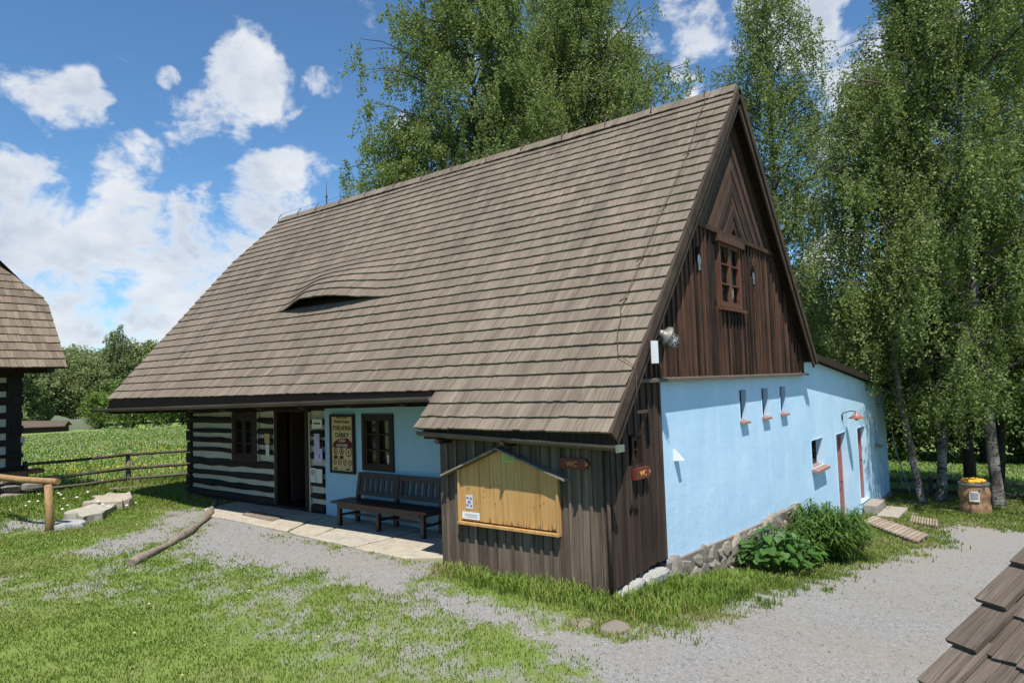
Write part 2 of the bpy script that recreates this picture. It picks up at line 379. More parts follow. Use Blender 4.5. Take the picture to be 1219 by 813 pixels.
def leafmat(name, c0, c1, trans=.35):
    def fn(t):
        r = t.attr('rnd'); oi = t.new('ShaderNodeObjectInfo').outputs['Random']
        f = t.math('ADD', t.math('MULTIPLY', r, .8), t.math('MULTIPLY', oi, .25), None, True)
        col = t.mix(f, c0, c1)
        base(t, col, .5, None, .35)
        tr = t.new('ShaderNodeBsdfTranslucent'); t.put(tr.inputs[0], t.mix(.5, col, (.20, .26, .03), 'MIX'))
        mx = t.new('ShaderNodeMixShader'); mx.inputs[0].default_value = trans
        t.link(t.b.outputs[0], mx.inputs[1]); t.link(tr.outputs[0], mx.inputs[2]); t.link(mx.outputs[0], t.out.inputs[0])
    return mat(name, fn)
M['birch_leaf'] = leafmat('birch_leaves', (.135, .190, .050), (.265, .335, .115), .5)
M['broad_leaf'] = leafmat('broad_leaves', (.065, .115, .022), (.15, .215, .055), .45)
M['far_leaf'] = leafmat('far_leaves', (.19, .235, .10), (.32, .365, .165), .5)
M['spring_leaf'] = leafmat('spring_leaves', (.12, .19, .035), (.22, .29, .07), .4)
M['plant_leaf'] = leafmat('lush_leaves', (.040, .105, .018), (.085, .19, .032))
M['lance_leaf'] = leafmat('lance_leaves', (.050, .115, .018), (.110, .20, .035))
def blademat(name, stops, trans=.3):
    def fn(t):
        col = t.ramp(t.attr('rnd'), stops)
        base(t, col, .55, None, .25)
        tr = t.new('ShaderNodeBsdfTranslucent'); t.put(tr.inputs[0], t.mix(.4, col, (.20, .24, .03)))
        mx = t.new('ShaderNodeMixShader'); mx.inputs[0].default_value = trans
        t.link(t.b.outputs[0], mx.inputs[1]); t.link(tr.outputs[0], mx.inputs[2]); t.link(mx.outputs[0], t.out.inputs[0])
    return mat(name, fn)
GREENS = [(0, (.095, .165, .022)), (.45, (.165, .245, .040)), (.72, (.23, .29, .060)), (.88, (.27, .27, .085)), (1, (.30, .235, .12))]
DRYER = [(0, (.085, .14, .022)), (.4, (.16, .215, .040)), (.65, (.24, .27, .075)), (.85, (.31, .29, .12)), (1, (.33, .26, .15))]
MEAD = [(0, (.115, .20, .035)), (.4, (.185, .285, .060)), (.7, (.265, .345, .105)), (1, (.35, .37, .16))]
M['blade'] = blademat('grass_blades', GREENS); M['blade_dry'] = blademat('mixed_grass_blades', DRYER); M['blade_meadow'] = blademat('meadow_blades', MEAD)
def bark_birch(t):
    p = t.mapping(t.obj, (2, 2, 7)); n = t.noise(p, 2.2, 6, .65, .5); n2 = t.noise(t.mapping(t.obj, (1, 1, .5)), 2.2, 5, .6)
    c = t.mix(t.rng(n, .50, .60), (.29, .27, .24), (.030, .024, .020))
    sep = t.new('ShaderNodeSeparateXYZ'); t.put(sep.inputs[0], t.obj)
    c = t.mix(t.math('MULTIPLY', t.rng(n2, .36, .56), t.rng(sep.outputs[2], 7.0, 0.5, .3, 1.0)), c, (.05, .04, .033))
    base(t, c, .85, t.bump(n, .5, .03), .2)
M['bark_birch'] = mat('birch_bark', bark_birch)
M['bark_limb'] = wood('twig_bark', (.045, .036, .030), (.16, .14, .12), grain=(3, 3, 3), gscale=5, rough=.9, bump=.3, rndw=.2)
M['bark'] = wood('dark_bark', (.018, .013, .010), (.07, .052, .040), grain=(3, 3, .8), gscale=6, rough=.9, bump=.8, rndw=.2)

# ------------------------------------------------------------------ ground
GRAVEL = [  # outlines of bare gravel, in metres
  [(-0.24, 9.92), (-2.41, 7.23), (-3.2, 6.3), (-2.9, 5.2), (-2.6, 3.7), (-2.75, 1.9), (-2.85, .5), (-3.2, -.5), (-3.7, -1.5), (-3.2, -5.5), (2, -9), (14, -6.5), (10.6, -3.2), (11.2, -2.0), (9.4, -1.75), (8.3, -1.95), (5.66, -1.55), (4.05, -1.15), (1.37, -1.02), (-0.43, -1.02), (-1.68, -0.9), (-2.02, -0.66), (-2.2, -0.5), (-2.32, -0.15), (-2.25, 0.59), (-2.15, 1.35), (-2.06, 2.19), (-1.46, 2.49), (-1.40, 3.97), (-1.2, 6.37), (-.2, 8.4)],
  [(-3.69, 7.83), (-2.99, 8.26), (-2.35, 8.67), (-1.29, 10.14), (-0.86, 9.7), (-.95, 8.9), (-2.2, 7.65), (-3.15, 6.85), (-3.9, 7.2)],
  [(-3.42, 12.0), (-2.84, 11.5), (-2.9, 10.75), (-3.3, 10.3), (-3.9, 10.9)]]
PATCHY = [[(-5.8, 7.8), (-4.24, 7.3), (-3.9, 5.9), (-4.3, 4.9), (-6.0, 5.3)],  # thin grass over gravel
  [(-3.0, 6.8), (-2.2, 6.6), (-2.3, 4.6), (-2.5, 2.2), (-2.5, .6), (-3.0, -1.0), (-3.9, -1.3), (-4.4, 1.0), (-4.3, 3.2), (-4.9, 5.2), (-4.6, 7.4)],
  [(11.0, -2.0), (12.5, -1.3), (14, -4.5), (12, -5)]]
def sdist(px, py, poly):
    """signed distance to a polygon, positive inside"""
    d = np.full(px.shape, 1e9); ins = np.zeros(px.shape, bool); n = len(poly)
    for i in range(n):
        ax, ay = poly[i]; bx, by = poly[(i + 1) % n]
        ex, ey = bx - ax, by - ay; t = np.clip(((px - ax) * ex + (py - ay) * ey) / (ex * ex + ey * ey), 0, 1)
        d = np.minimum(d, np.hypot(px - ax - t * ex, py - ay - t * ey))
        c = (ay > py) != (by > py)
        with np.errstate(divide='ignore', invalid='ignore'):
            ins ^= c & (px < (bx - ax) * (py - ay) / (by - ay + 1e-12) + ax)
    return np.where(ins, d, -d)
def gravel_at(X, Y):
    n = fbm(X * 1.6, Y * 1.6, 3) - .5; n2 = fbm(X * 4.5, Y * 4.5, 9) - .5; n3 = fbm(X * 13, Y * 13, 15) - .5
    g = np.zeros(X.shape)
    for p in GRAVEL: g = np.maximum(g, ss(-.42, .55, sdist(X, Y, p) + n * .6 + n2 * .9 + n3 * .7))
    for p in PATCHY: g = np.maximum(g, ss(-.6, .6, sdist(X, Y, p) + n * .5) * ss(-.45, .55, n * .9 + n2 * 1.1 + n3 * 1.3) * .60)
    return g

def lines(segs):
    o = []
    for a, b, st in segs: o += list(np.arange(a, b, st))
    return np.array(o + [segs[-1][1]])
gx = lines([(-320, -40, 20), (-40, -10, 1.5), (-10, 4, .11), (4, 16, .2), (16, 60, 1.2), (60, 340, 20)])
gy = lines([(-320, -40, 20), (-40, -8, 1.5), (-8, 12.5, .11), (12.5, 30, .5), (30, 110, 2), (110, 340, 20)])
GX, GY = np.meshgrid(gx, gy, indexing='ij'); GZ = terrain(GX, GY)
fx, fy = GX.ravel(), GY.ravel()
gm = np.zeros(fx.shape); near = (fx > -12) & (fx < 18) & (fy > -10) & (fy < 14)
gm[near] = gravel_at(fx[near], fy[near])
nx, ny = GX.shape; I = np.arange(nx * ny).reshape(nx, ny)
F = np.stack([I[:-1, :-1], I[1:, :-1], I[1:, 1:], I[:-1, 1:]], -1).reshape(-1, 4)
meadow = np.clip(ss(15, 19, fy) + ss(17, 22, fx), 0, 1)
def ground_fn(t):
    g = t.attr('gravel'); md = t.attr('meadow'); p = t.obj
    v = t.new('ShaderNodeTexVoronoi'); t.put(v.inputs['Vector'], p); v.inputs['Scale'].default_value = 85
    v2 = t.new('ShaderNodeTexVoronoi'); t.put(v2.inputs['Vector'], p); v2.inputs['Scale'].default_value = 38
    sepc = t.new('ShaderNodeSeparateXYZ'); t.put(sepc.inputs[0], v.outputs['Color'])
    sepd = t.new('ShaderNodeSeparateXYZ'); t.put(sepd.inputs[0], v2.outputs['Color'])
    big = t.noise(p, .9, 5, .6)
    peb = t.math('ADD', t.math('MULTIPLY', sepc.outputs[0], .65), t.math('MULTIPLY', sepd.outputs[1], .35))
    gc = t.ramp(peb, [(0.05, (.165, .160, .152)), (.45, (.232, .227, .218)), (.80, (.285, .28, .27)), (1, (.37, .365, .355))])
    gc = t.mix(t.rng(big, .35, .7, 0, .6), gc, (.26, .225, .18), 'MIX')
    n = t.noise(p, 26, 5, .7); n2 = t.noise(p, 2.0, 4, .6)
    gr = t.mix(t.rng(n, .3, .7), (.095, .145, .028), (.18, .225, .055))
    gr = t.mix(t.rng(n2, .52, .78, 0, .5), gr, (.20, .175, .095))
    mn = t.noise(p, 3.2, 6, .75); mn2 = t.noise(p, .16, 4, .6)
    mg = t.mix(t.rng(mn, .3, .7), (.095, .165, .030), (.20, .28, .070))
    mg = t.mix(t.rng(mn2, .4, .7, 0, .55), mg, (.25, .26, .11))
    gr = t.mix(md, gr, mg)
    gs = t.rng(t.math('ADD', g, t.math('MULTIPLY', t.math('SUBTRACT', n, .5), 1.1)), .10, .75, 0, 1, True)
    c = t.mix(gs, gr, gc)
    dst = t.math('SUBTRACT', 1.0, t.math('MULTIPLY', v.outputs['Distance'], 1.0))
    base(t, c, .95, t.bump(t.math('ADD', t.math('MULTIPLY', dst, gs), t.math('MULTIPLY', n, .6)), .55, .012), .15)
M['ground'] = mat('gravel_and_grass_ground', ground_fn)
gme = np_mesh('ground', np.stack([fx, fy, GZ.ravel()], -1), F, [M['ground']], smooth=True, attrs={'gravel': gm, 'meadow': meadow})
link('ground', gme, None, 'structure')

# ------------------------------------------------------------------ cottage
A = math.atan(1.138); CA, SA = math.cos(A), math.sin(A); ZR, XR = 6.49, 2.80
cottage = thing('cottage', 'old timber cottage with steep grey shingle roof, dark gable and pale blue plastered walls', 'house', (0, 0, -.37))
OFF = Vector((0, 0, .37))          # the Empty stands on the ground; parts are written in world metres
def part(mb, name, m, parent=None, label=None):
    o = mb.build(name, m, parent or cottage)
    if parent is None: o.location = OFF
    if label: o['label'] = label
    return o

def front(x0=0.0): return lambda a, b, d: (x0 - d, a, b)
def side(y0=0.0): return lambda a, b, d: (a, y0 - d, b)
def pbox(mb, P, a0, a1, b0, b1, d0, d1, r=None, m=0):
    mb.hexa([P(a0, b0, d0), P(a1, b0, d0), P(a1, b1, d0), P(a0, b1, d0), P(a0, b0, d1), P(a1, b0, d1), P(a1, b1, d1), P(a0, b1, d1)], r, m)
def pquad(mb, P, pts, d, r=None, m=0): mb.add([P(a, b, d) for a, b in pts], [tuple(range(len(pts)))], r, m)
def wall(mb, P, a0, a1, bot, top, holes=(), step=.6, wob=.012, back=None):
    """a wall sheet with real openings: holes = (a0, a1, b0, b1, depth)"""
    cuts = {a0, a1}
    for h in holes: cuts |= {h[0], h[1]}
    c = sorted(cuts); cs = []
    for p, q in zip(c, c[1:]):
        n = max(1, int((q - p) / step)); cs += [p + (q - p) * i / n for i in range(n)]
    cs.append(a1)
    def D(a, b): return wob * (float(noise2(a * 1.1 + 3, b * 1.1, 7)) - .5) * 2
    def quad(p, q, bp, bq, tp, tq):
        n = max(1, int(max(tp - bp, tq - bq) / step))
        for i in range(n):
            f0, f1 = i / n, (i + 1) / n
            pts = [(p, bp + (tp - bp) * f0), (q, bq + (tq - bq) * f0), (q, bq + (tq - bq) * f1), (p, bp + (tp - bp) * f1)]
            mb.add([P(a, b, D(a, b)) for a, b in pts], [(0, 1, 2, 3)], .5, 0, True)
    for p, q in zip(cs, cs[1:]):
        mid = (p + q) / 2; hs = sorted([h for h in holes if h[0] < mid < h[1]], key=lambda h: h[2])
        bp, bq = bot(p), bot(q)
        for h in hs:
            if h[2] > min(bp, bq): quad(p, q, bp, bq, h[2], h[2])
            bp = bq = h[3]
        quad(p, q, bp, bq, top(p), top(q))
    for (h0, h1, z0, z1, dp) in holes:
        e = .013
        for pts in ([(h0, z0, e), (h0, z1, e), (h0, z1, -dp), (h0, z0, -dp)], [(h1, z0, e), (h1, z1, e), (h1, z1, -dp), (h1, z0, -dp)],
                    [(h0, z1, e), (h1, z1, e), (h1, z1, -dp), (h0, z1, -dp)], [(h0, z0, e), (h1, z0, e), (h1, z0, -dp), (h0, z0, -dp)]):
            mb.add([P(*q) for q in pts], [(0, 1, 2, 3)], .5)
def roofz(x): return ZR - 1.138 * abs(x - XR)

# ---- shingles
def brow(y, s, sb=0):
    if sb > 4.05: return 0.0
    u = float(ss(8.3, 7.35, y) * ss(5.0, 6.5, y)) if y > 6.5 else float(ss(5.0, 6.6, y))
    u = float(ss(8.35, 7.2, y)) * float(ss(4.95, 6.9, y))
    return .25 * u * float(ss(2.45, 4.0, s))
def shingle_field(mb, pos, butts, expo, ylim, wid=(.085, .135), th=.028, lift=lambda y, s, sb: 0.0, seed=1, overlap=.06, slip=.006, tilt=0.0):
    rr = random.Random(seed)
    for k, sb in enumerate(butts):
        e = (sb - butts[k - 1]) if k else expo[0]
        y0, y1 = ylim(sb - e * .5); y = y0
        while y < y1 - .01:
            wd = rr.uniform(*wid); ye = min(y + wd, y1)
            if y1 - ye < wid[0] * .5: ye = y1
            j = .010 * (float(noise2(y * .7, k * 3.1, 21)) - .5) * 2 + rr.uniform(-slip, slip)
            s1 = sb + j; s0 = sb - e - overlap; s0 = max(s0, 0.0)
            hh = .014 * (float(noise2(y * .35, sb * .6, 31)) - .5) * 2 + rr.uniform(-.002, .002)
            ty = rr.uniform(-tilt, tilt)
            def q(yy, s, h): return pos(yy, s, h + hh + lift(yy, s, sb))
            g = .0012; a, b = y + g, ye - g; bt, bb = b, b
            if ye == y1: bt, bb = max(a + .01, ylim(s0)[1]), max(a + .01, ylim(s1)[1] + rr.uniform(-.008, .004))
            mb.hexa([q(a, s0, 0), q(bt, s0, 0), q(bt, s0, .009), q(a, s0, .009),
                     q(a, s1, .012), q(bb, s1 + ty, .012), q(bb, s1 + ty, .012 + th), q(a, s1, .012 + th)], rr.random())
            y = ye
def pos_front(y, s, h): return (XR - s * CA - h * SA, y, ZR - s * SA + h * CA)
def pos_back(y, s, h): return (XR + s * CA + h * SA, y, ZR - s * SA + h * CA)
YR = -.245
def ylim_main(s): return (YR, 12.11 + .62 * min(1, s / 1.67))
butts = [.329 + .217 * k for k in range(28)]
shed_butts = [6.188, 6.405, 6.622, 6.815]
mb = MB()
shingle_field(mb, pos_front, butts, (.329,), ylim_main, lift=brow, seed=3)
shingle_field(mb, pos_front, shed_butts, (.217,), lambda s: (YR, 2.60), seed=4)
shingle_field(mb, pos_back, butts[:22], (.329,), ylim_main, seed=5, wid=(.12, .2))
# half hip at the far end
for k in range(9):
    f0, f1 = k / 9, (k + 1) / 9
    def hp(f, sgn, h=0.0): return (XR + sgn * 1.10 * f, 12.11 + .62 * f + h, ZR - 1.25 * f + h)
    mb.hexa([hp(f0, -1), hp(f0, 1), hp(f0, 1, .01), hp(f0, -1, .01), hp(f1, -1), hp(f1, 1), hp(f1, 1, .03), hp(f1, -1, .03)])
roof = part(mb, 'roof', M['shingle'])
mb = MB()   # ridge capping laid over the crest
for i in range(118):
    y = YR + .002 + i * .105; y2 = min(y + .103, 12.1)
    if y >= y2: continue
    h = random.uniform(.034, .046)
    mb.hexa([pos_front(y, -.03, h), pos_front(y2, -.03, h), pos_front(y2, -.03, h + .018), pos_front(y, -.03, h + .018), pos_front(y, .19, h), pos_front(y2, .19, h), pos_front(y2, .19, h + .02), pos_front(y, .19, h + .02)])
part(mb, 'ridge_board', M['shingle'], roof)
# under-roof deck, closed slabs
mb = MB()
def deck(pos, s0, s1, y0, y1, m=0, n=1):
    for i in range(n):
        a, b = s0 + (s1 - s0) * i / n, s0 + (s1 - s0) * (i + 1) / n
        mb.hexa([pos(y0, a, -.05), pos(y1(a), a, -.05), pos(y1(a), a, -.006), pos(y0, a, -.006), pos(y0, b, -.05), pos(y1(b), b, -.05), pos(y1(b), b, -.006), pos(y0, b, -.006)], .3)
deck(pos_front, .05, 1.67, YR + .02, lambda s: 12.10 + .60 * min(1, s / 1.67), n=2); deck(pos_front, 1.67, 6.15, YR + .02, lambda s: 12.68)
deck(pos_front, 6.15, 6.78, YR + .02, lambda s: 2.58)
deck(pos_back, .05, 1.67, YR + .02, lambda s: 12.10 + .60 * min(1, s / 1.67), n=2); deck(pos_back, 1.67, 5.75, YR + .02, lambda s: 12.68)
part(mb, 'roof_boarding', M['beam'], roof)
for i in range(13):   # rafter feet in the dark slot above the gutter
    mb = MB(); y = 2.9 + i * .78
    mb.hexa([pos_front(y, 4.6, -.17), pos_front(y + .11, 4.6, -.17), pos_front(y + .11, 4.6, -.052), pos_front(y, 4.6, -.052), pos_front(y, 6.1, -.15), pos_front(y + .11, 6.1, -.15), pos_front(y + .11, 6.1, -.052), pos_front(y, 6.1, -.052)])
    part(mb, 'rafter', M['beam'], roof)
# barge boards
mb = MB()
def barge(pos, s0, s1, y0, y1, h0, h1):
    mb.hexa([pos(y0, s0, h0), pos(y1, s0, h0), pos(y1, s0, h1), pos(y0, s0, h1), pos(y0, s1, h0), pos(y1, s1, h0), pos(y1, s1, h1), pos(y0, s1, h1)])
barge(pos_front, .0, 6.80, YR - .012, YR + .018, -.21, -.004)
barge(pos_front, .02, 3.55, YR - .04, YR - .013, -.10, .026)
barge(pos_front, 3.56, 6.82, YR - .04, YR - .013, -.10, .026)
barge(pos_back, .0, 5.76, YR - .012, YR + .018, -.21, -.004)
barge(pos_back, .02, 5.78, YR - .04, YR - .013, -.10, .026)
part(mb, 'barge_board', M['barge'], roof)
# eyebrow vent front, set back under the lifted courses
mb = MB(); n = 40
vs = []
for i in range(n + 1):
    y = 4.97 + (8.33 - 4.97) * i / n
    vs += [pos_front(y, 3.72, -.004), pos_front(y, 3.72, max(.0, brow(y, 3.9)) + .004)]
mb.add(vs, [(2 * i, 2 * i + 2, 2 * i + 3, 2 * i + 1) for i in range(n)], .2)
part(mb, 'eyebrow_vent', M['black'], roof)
# lightning conductor: ridge wire on pegs, down conductor near the verge, rod
mb = MB()
pegs = [12.07, 11.25, 10.5, 9.55, 8.61, 7.61, 6.72, 5.82, 4.87, 3.98, 3.02, 2.1, 1.19, .25]
for y in pegs:
    jx = random.uniform(-.02, .02)
    mb.tube([pos_front(y, .17, .05), pos_front(y + jx, .05, .11), (XR - .02, y + jx, ZR + .15)], .009, 6)
mb.tube([(XR - .02, 12.2, ZR + .12)] + [(XR - .02, y, ZR + .155) for y in pegs] + [(XR - .02, -.05, ZR + .10)], .003, 5)
mb.tube([(XR, 10.2, ZR + .02), (XR, 10.2, ZR + .66)], [.014, .006], 6)
mb.lathe([(.0, .22), (.028, .24), (.028, .29), (0, .31)], (XR, 10.2, ZR), 8)
dc = [(.20, .25), (.20, .63), (.13, 1.78), (.16, 3.0), (.18, 4.11), (.18, 4.84)]
mb.tube([pos_front(y, s, .075) for y, s in dc] + [pos_front(.20, 5.0, .05), pos_front(.12, 5.15, .08), pos_front(.10, 5.4, .07), pos_front(-.02, 5.75, .06), pos_front(-.30, 5.95, .05), pos_front(-.32, 6.2, -.12), pos_front(-.30, 6.35, -.3)], .0045, 5)
for y, s in dc[1:]:
    mb.tube([pos_front(y, s - .05, .03), pos_front(y, s, .085), pos_front(y + .05, s + .05, .085)], .008, 6)
mb.box((-1.36, -.42, 1.56), (-1.17, -.40, 1.59))
part(mb, 'lightning_conductor', M['rust'], roof)

# ---- gable boarding
def boards(mb, P, a0, a1, pitch, bot, top, d0, d1, bat=.04, batd=.024, gap=None, rag=0.0, seed=2):
    rr = random.Random(seed); a = a0
    while a < a1 - .02:
        b = min(a + pitch * rr.uniform(.85, 1.15), a1)
        segs = [(bot, top)]
        if gap and gap[0] < b and gap[1] > a:
            segs = [(bot, lambda q: gap[2]), (lambda q: gap[3], top)]
        r = rr.random(); jj = rr.uniform(-rag, rag)
        for (lo, hi) in segs:
            za, zb, ta, tb = lo(a) + jj, lo(b) + jj, hi(a), hi(b)
            if max(ta - za, tb - zb) < .03: continue
            ta, tb = max(ta, za + .005), max(tb, zb + .005)
            mb.hexa([P(a + .002, za, d0), P(b - .002, zb, d0), P(b - .002, tb, d0), P(a + .002, ta, d0), P(a + .002, za, d1), P(b - .002, zb, d1), P(b - .002, tb, d1), P(a + .002, ta, d1)], r)
            if bat and ta - za > .1 and not (gap and gap[0] - .01 < a < gap[1] + .01 and False):
                jb = jj + rr.uniform(-rag, rag); rb = rr.random()
                mb.hexa([P(a - bat / 2, za + jb, d1), P(a + bat / 2, za + jb, d1), P(a + bat / 2, ta, d1), P(a - bat / 2, ta, d1),
                         P(a - bat / 2, za + jb, d1 + batd), P(a + bat / 2, za + jb, d1 + batd), P(a + bat / 2, ta, d1 + batd), P(a - bat / 2, ta, d1 + batd)], rb)
        a = b
S0 = side(0.0)
und = lambda x: roofz(x) - .085
mb = MB()
WIN = (2.06, 3.06, 2.95, 4.06)
boards(mb, S0, -1.17, 6.52, .148, lambda x: 1.93, lambda x: min(und(x), 4.10), .02, .045, .042, .022, gap=WIN, seed=7)
gab = part(mb, 'gable_boarding', M['gable'])
mb = MB()   # drip board at the foot of the gable
mb.hexa([S0(-1.12, 1.885, -.02), S0(6.50, 1.885, -.02), S0(6.50, 1.945, -.02), S0(-1.12, 1.945, -.02), S0(-1.12, 1.875, .13), S0(6.50, 1.875, .13), S0(6.50, 1.915, .13), S0(-1.12, 1.915, .13)])
part(mb, 'drip_board', M['gutter'], gab)
mb = MB()   # apex: boards laid parallel to both rakes, proud of the boarding below
zb = 4.10
for sg in (-1, 1):
    k = 0
    while True:
        off = .02 + k * .125           # distance below the roof line, measured vertically
        o0, o1 = off + .085, off + .085 + .118
        top0, top1 = ZR - o0 * 1.52, ZR - o1 * 1.52
        if top1 < zb: break
        def X(t, z): return XR + sg * (t - z) / 1.138
        r = random.random(); d = .078 if k % 2 else .066
        mb.hexa([S0(XR, top0, .03), S0(X(top0, zb), zb, .03), S0(X(top1, zb), zb, .03), S0(XR, top1, .03), S0(XR, top0, d), S0(X(top0, zb), zb, d), S0(X(top1, zb), zb, d), S0(XR, top1, d)], r)
        k += 1
part(mb, 'apex_boarding', M['gable_red'], gab)
mb = MB(); mb.box((XR - 2.03, -.10, zb - .05), (XR + 2.03, -.02, zb + .02))
part(mb, 'apex_sill', M['gable'], gab)
for (x, z0, z1) in ((1.33, 3.40, 3.78), (3.64, 3.42, 3.76)):   # two cut-out air holes with a grey sheet behind
    mb = MB(); pts = [(-.055, 0), (.055, 0), (.04, .12), (.075, .2), (.06, .3), (0, .36), (-.06, .3), (-.075, .2), (-.04, .12)]
    s = (z1 - z0) / .36
    vs = [S0(x + a * 1.1, z0 + b * s, .0685) for a, b in pts] + [S0(x + a * 1.1, z0 + b * s, .03) for a, b in pts]; m_ = len(pts)
    mb.add(vs, [tuple(range(m_))] + [(i, (i + 1) % m_, m_ + (i + 1) % m_, m_ + i) for i in range(m_)], .5)
    o = part(mb, 'air_hole', M['black'], gab)
    mb = MB(); vs = [S0(x + a * .8, z0 + .02 + b * .62 * s, .071) for a, b in pts]; mb.add(vs, [tuple(range(m_))], .5); part(mb, 'metal_sheet', M['zinc'], o)

def window(P, a0, a1, b0, b1, cols, rows, fm, fw=.075, bar=.028, d0=-.05, d1=.02, sill=.0, parent=None, sash=2, curtain=False, st=.045):
    mb = MB()
    pbox(mb, P, a0, a0 + fw, b0, b1, d0, d1); pbox(mb, P, a1 - fw, a1, b0, b1, d0, d1)
    pbox(mb, P, a0 + fw, a1 - fw, b0, b0 + fw, d0, d1 - .001); pbox(mb, P, a0 + fw, a1 - fw, b1 - fw, b1, d0, d1 - .001)
    iw = (a1 - a0 - 2 * fw) / sash
    for sn in range(sash):
        s0, s1 = a0 + fw + iw * sn, a0 + fw + iw * (sn + 1); t = st
        pbox(mb, P, s0 + .003, s0 + t, b0 + fw, b1 - fw, d0 + .01, d1 - .012); pbox(mb, P, s1 - t, s1 - .003, b0 + fw, b1 - fw, d0 + .01, d1 - .012)
        pbox(mb, P, s0 + t, s1 - t, b0 + fw, b0 + fw + t, d0 + .01, d1 - .013); pbox(mb, P, s0 + t, s1 - t, b1 - fw - t, b1 - fw, d0 + .01, d1 - .013)
        for i in range(1, rows):
            z = b0 + fw + (b1 - b0 - 2 * fw) * i / rows
            pbox(mb, P, s0 + t, s1 - t, z - bar / 2, z + bar / 2, d0 + .012, d1 - .016)
        for i in range(1, cols):
            x = s0 + t + (s1 - s0 - 2 * t) * i / cols
            pbox(mb, P, x - bar / 2, x + bar / 2, b0 + fw + t, b1 - fw - t, d0 + .014, d1 - .018)
    fr = part(mb, 'window', fm, parent)
    mb = MB(); pquad(mb, P, [(a0 + fw, b0 + fw), (a1 - fw, b0 + fw), (a1 - fw, b1 - fw), (a0 + fw, b1 - fw)], d0 + .016, .5)
    gl = part(mb, 'pane', GLASS_THROUGH if curtain else M['glass'], fr)
    if sill:
        mb = MB(); mb.hexa([P(a0 - .05, b0 - .05, .0), P(a1 + .05, b0 - .05, .0), P(a1 + .05, b0 + .01, .0), P(a0 - .05, b0 + .01, .0), P(a0 - .05, b0 - .065, sill), P(a1 + .05, b0 - .065, sill), P(a1 + .05, b0 - .02, sill), P(a0 - .05, b0 - .02, sill)])
        part(mb, 'sill', fm, fr)
    if curtain:
        mb = MB(); n = 40
        for sg, (c0, c1, e1) in enumerate(((a0 + .05, (a0 + a1) / 2 - .08, a0 + .30), (a1 - .05, (a0 + a1) / 2 + .08, a1 - .30))):
            vs = []
            for i in range(n + 1):
                f = i / n; w_ = .022 * math.sin(f * 26)
                for q in range(5):
                    g = q / 4; e = c1 + (e1 - c1) * (1 - (1 - g) ** 2)
                    vs.append(P(c0 + (e - c0) * f, b1 - .05 - (b1 - b0 - .10) * g, d0 - .06 + w_))
            mb.add(vs, [(i * 5 + q, i * 5 + 5 + q, i * 5 + 6 + q, i * 5 + q + 1) for i in range(n) for q in range(4)], .5, 0, True)
        part(mb, 'curtain', M['curtain'], fr)
        mb = MB(); pquad(mb, P, [(a0 - .1, b0 - .1), (a1 + .1, b0 - .1), (a1 + .1, b1 + .1), (a0 - .1, b1 + .1)], d0 - .6, .5)
        part(mb, 'room_behind', M['black'], fr)
    return fr
def glass2(t):
    base(t, (.02, .025, .025), .03, t.bump(t.noise(t.obj, 2.2, 2), .05, .02), .9)
    tp = t.new('ShaderNodeBsdfTransparent'); tp.inputs[0].default_value = (.86, .92, .90, 1)
    mx = t.new('ShaderNodeMixShader'); mx.inputs[0].default_value = .72
    t.link(t.b.outputs[0], mx.inputs[1]); t.link(tp.outputs[0], mx.inputs[2]); t.link(mx.outputs[0], t.out.inputs[0])
GLASS_THROUGH = mat('clear_window_glass', glass2)
gw = window(S0, WIN[0] + .04, WIN[1] - .04, WIN[2] + .02, WIN[3] - .08, 1, 3, M['frame_red'], .05, .022, .0, .075, sill=.13, curtain=True, st=.03)
mb = MB(); pbox(mb, S0, WIN[0] - .06, WIN[1] + .06, WIN[3] - .12, WIN[3] - .015, .02, .12); part(mb, 'lintel', M['gable_red'], gw)

# ---- blue side wall with the annex, one plastered sheet
def wtop(x): return 1.90 if x < 6.38 else (2.24 - (x - 6.6) * .1015 if x > 6.6 else 1.9 + (x - 6.38) / .22 * .34)
def wbot(x): return float(np.interp(x, [-.03, .76, 2.36, 3.86, 5.85, 5.9, 15.3], [-.345, -.375, -.455, -.505, -.525, -1.6, -2.0]))
VENTS = [(2.835, 3.14, 1.205, 1.69), (3.915, 4.24, 1.205, 1.685), (4.94, 5.28, 1.21, 1.69)]
AWIN = (6.85, 7.76, -.02, .55); DOORS = [(8.95, 9.92, -1.66, .51), (11.19, 12.19, -1.40, .49)]; SWIN = (13.35, 13.9, -.14, .44)
holes = [(*v, .075) for v in VENTS] + [(*AWIN, .16)] + [(*d, .17) for d in DOORS] + [(*SWIN, .14)]
mb = MB(); wall(mb, S0, -.005, 15.3, wbot, wtop, holes, wob=0)
blue_side = part(mb, 'side_wall', M['blue'])
for v in VENTS:
    mb = MB(); x0, x1, z0, z1 = v
    pbox(mb, S0, x0, x1, z0, z1, -.12, -.073)
    vent = part(mb, 'vent', M['black'], blue_side)  # shallow black back puts the niche's shade into the colour
    mb = MB()
    mb.hexa([S0(x0 - .005, z0 - .02, -.13), S0(x1 + .02, z0 - .02, -.13), S0(x1 + .02, z0 + .045, -.13), S0(x0 - .005, z0 + .045, -.13),
             S0(x0 - .005, z0 - .05, .065), S0(x1 + .015, z0 - .05, .065), S0(x1 + .015, z0 - .018, .065), S0(x0 - .005, z0 - .018, .065)])
    part(mb, 'brick_sill', M['brick'], vent)
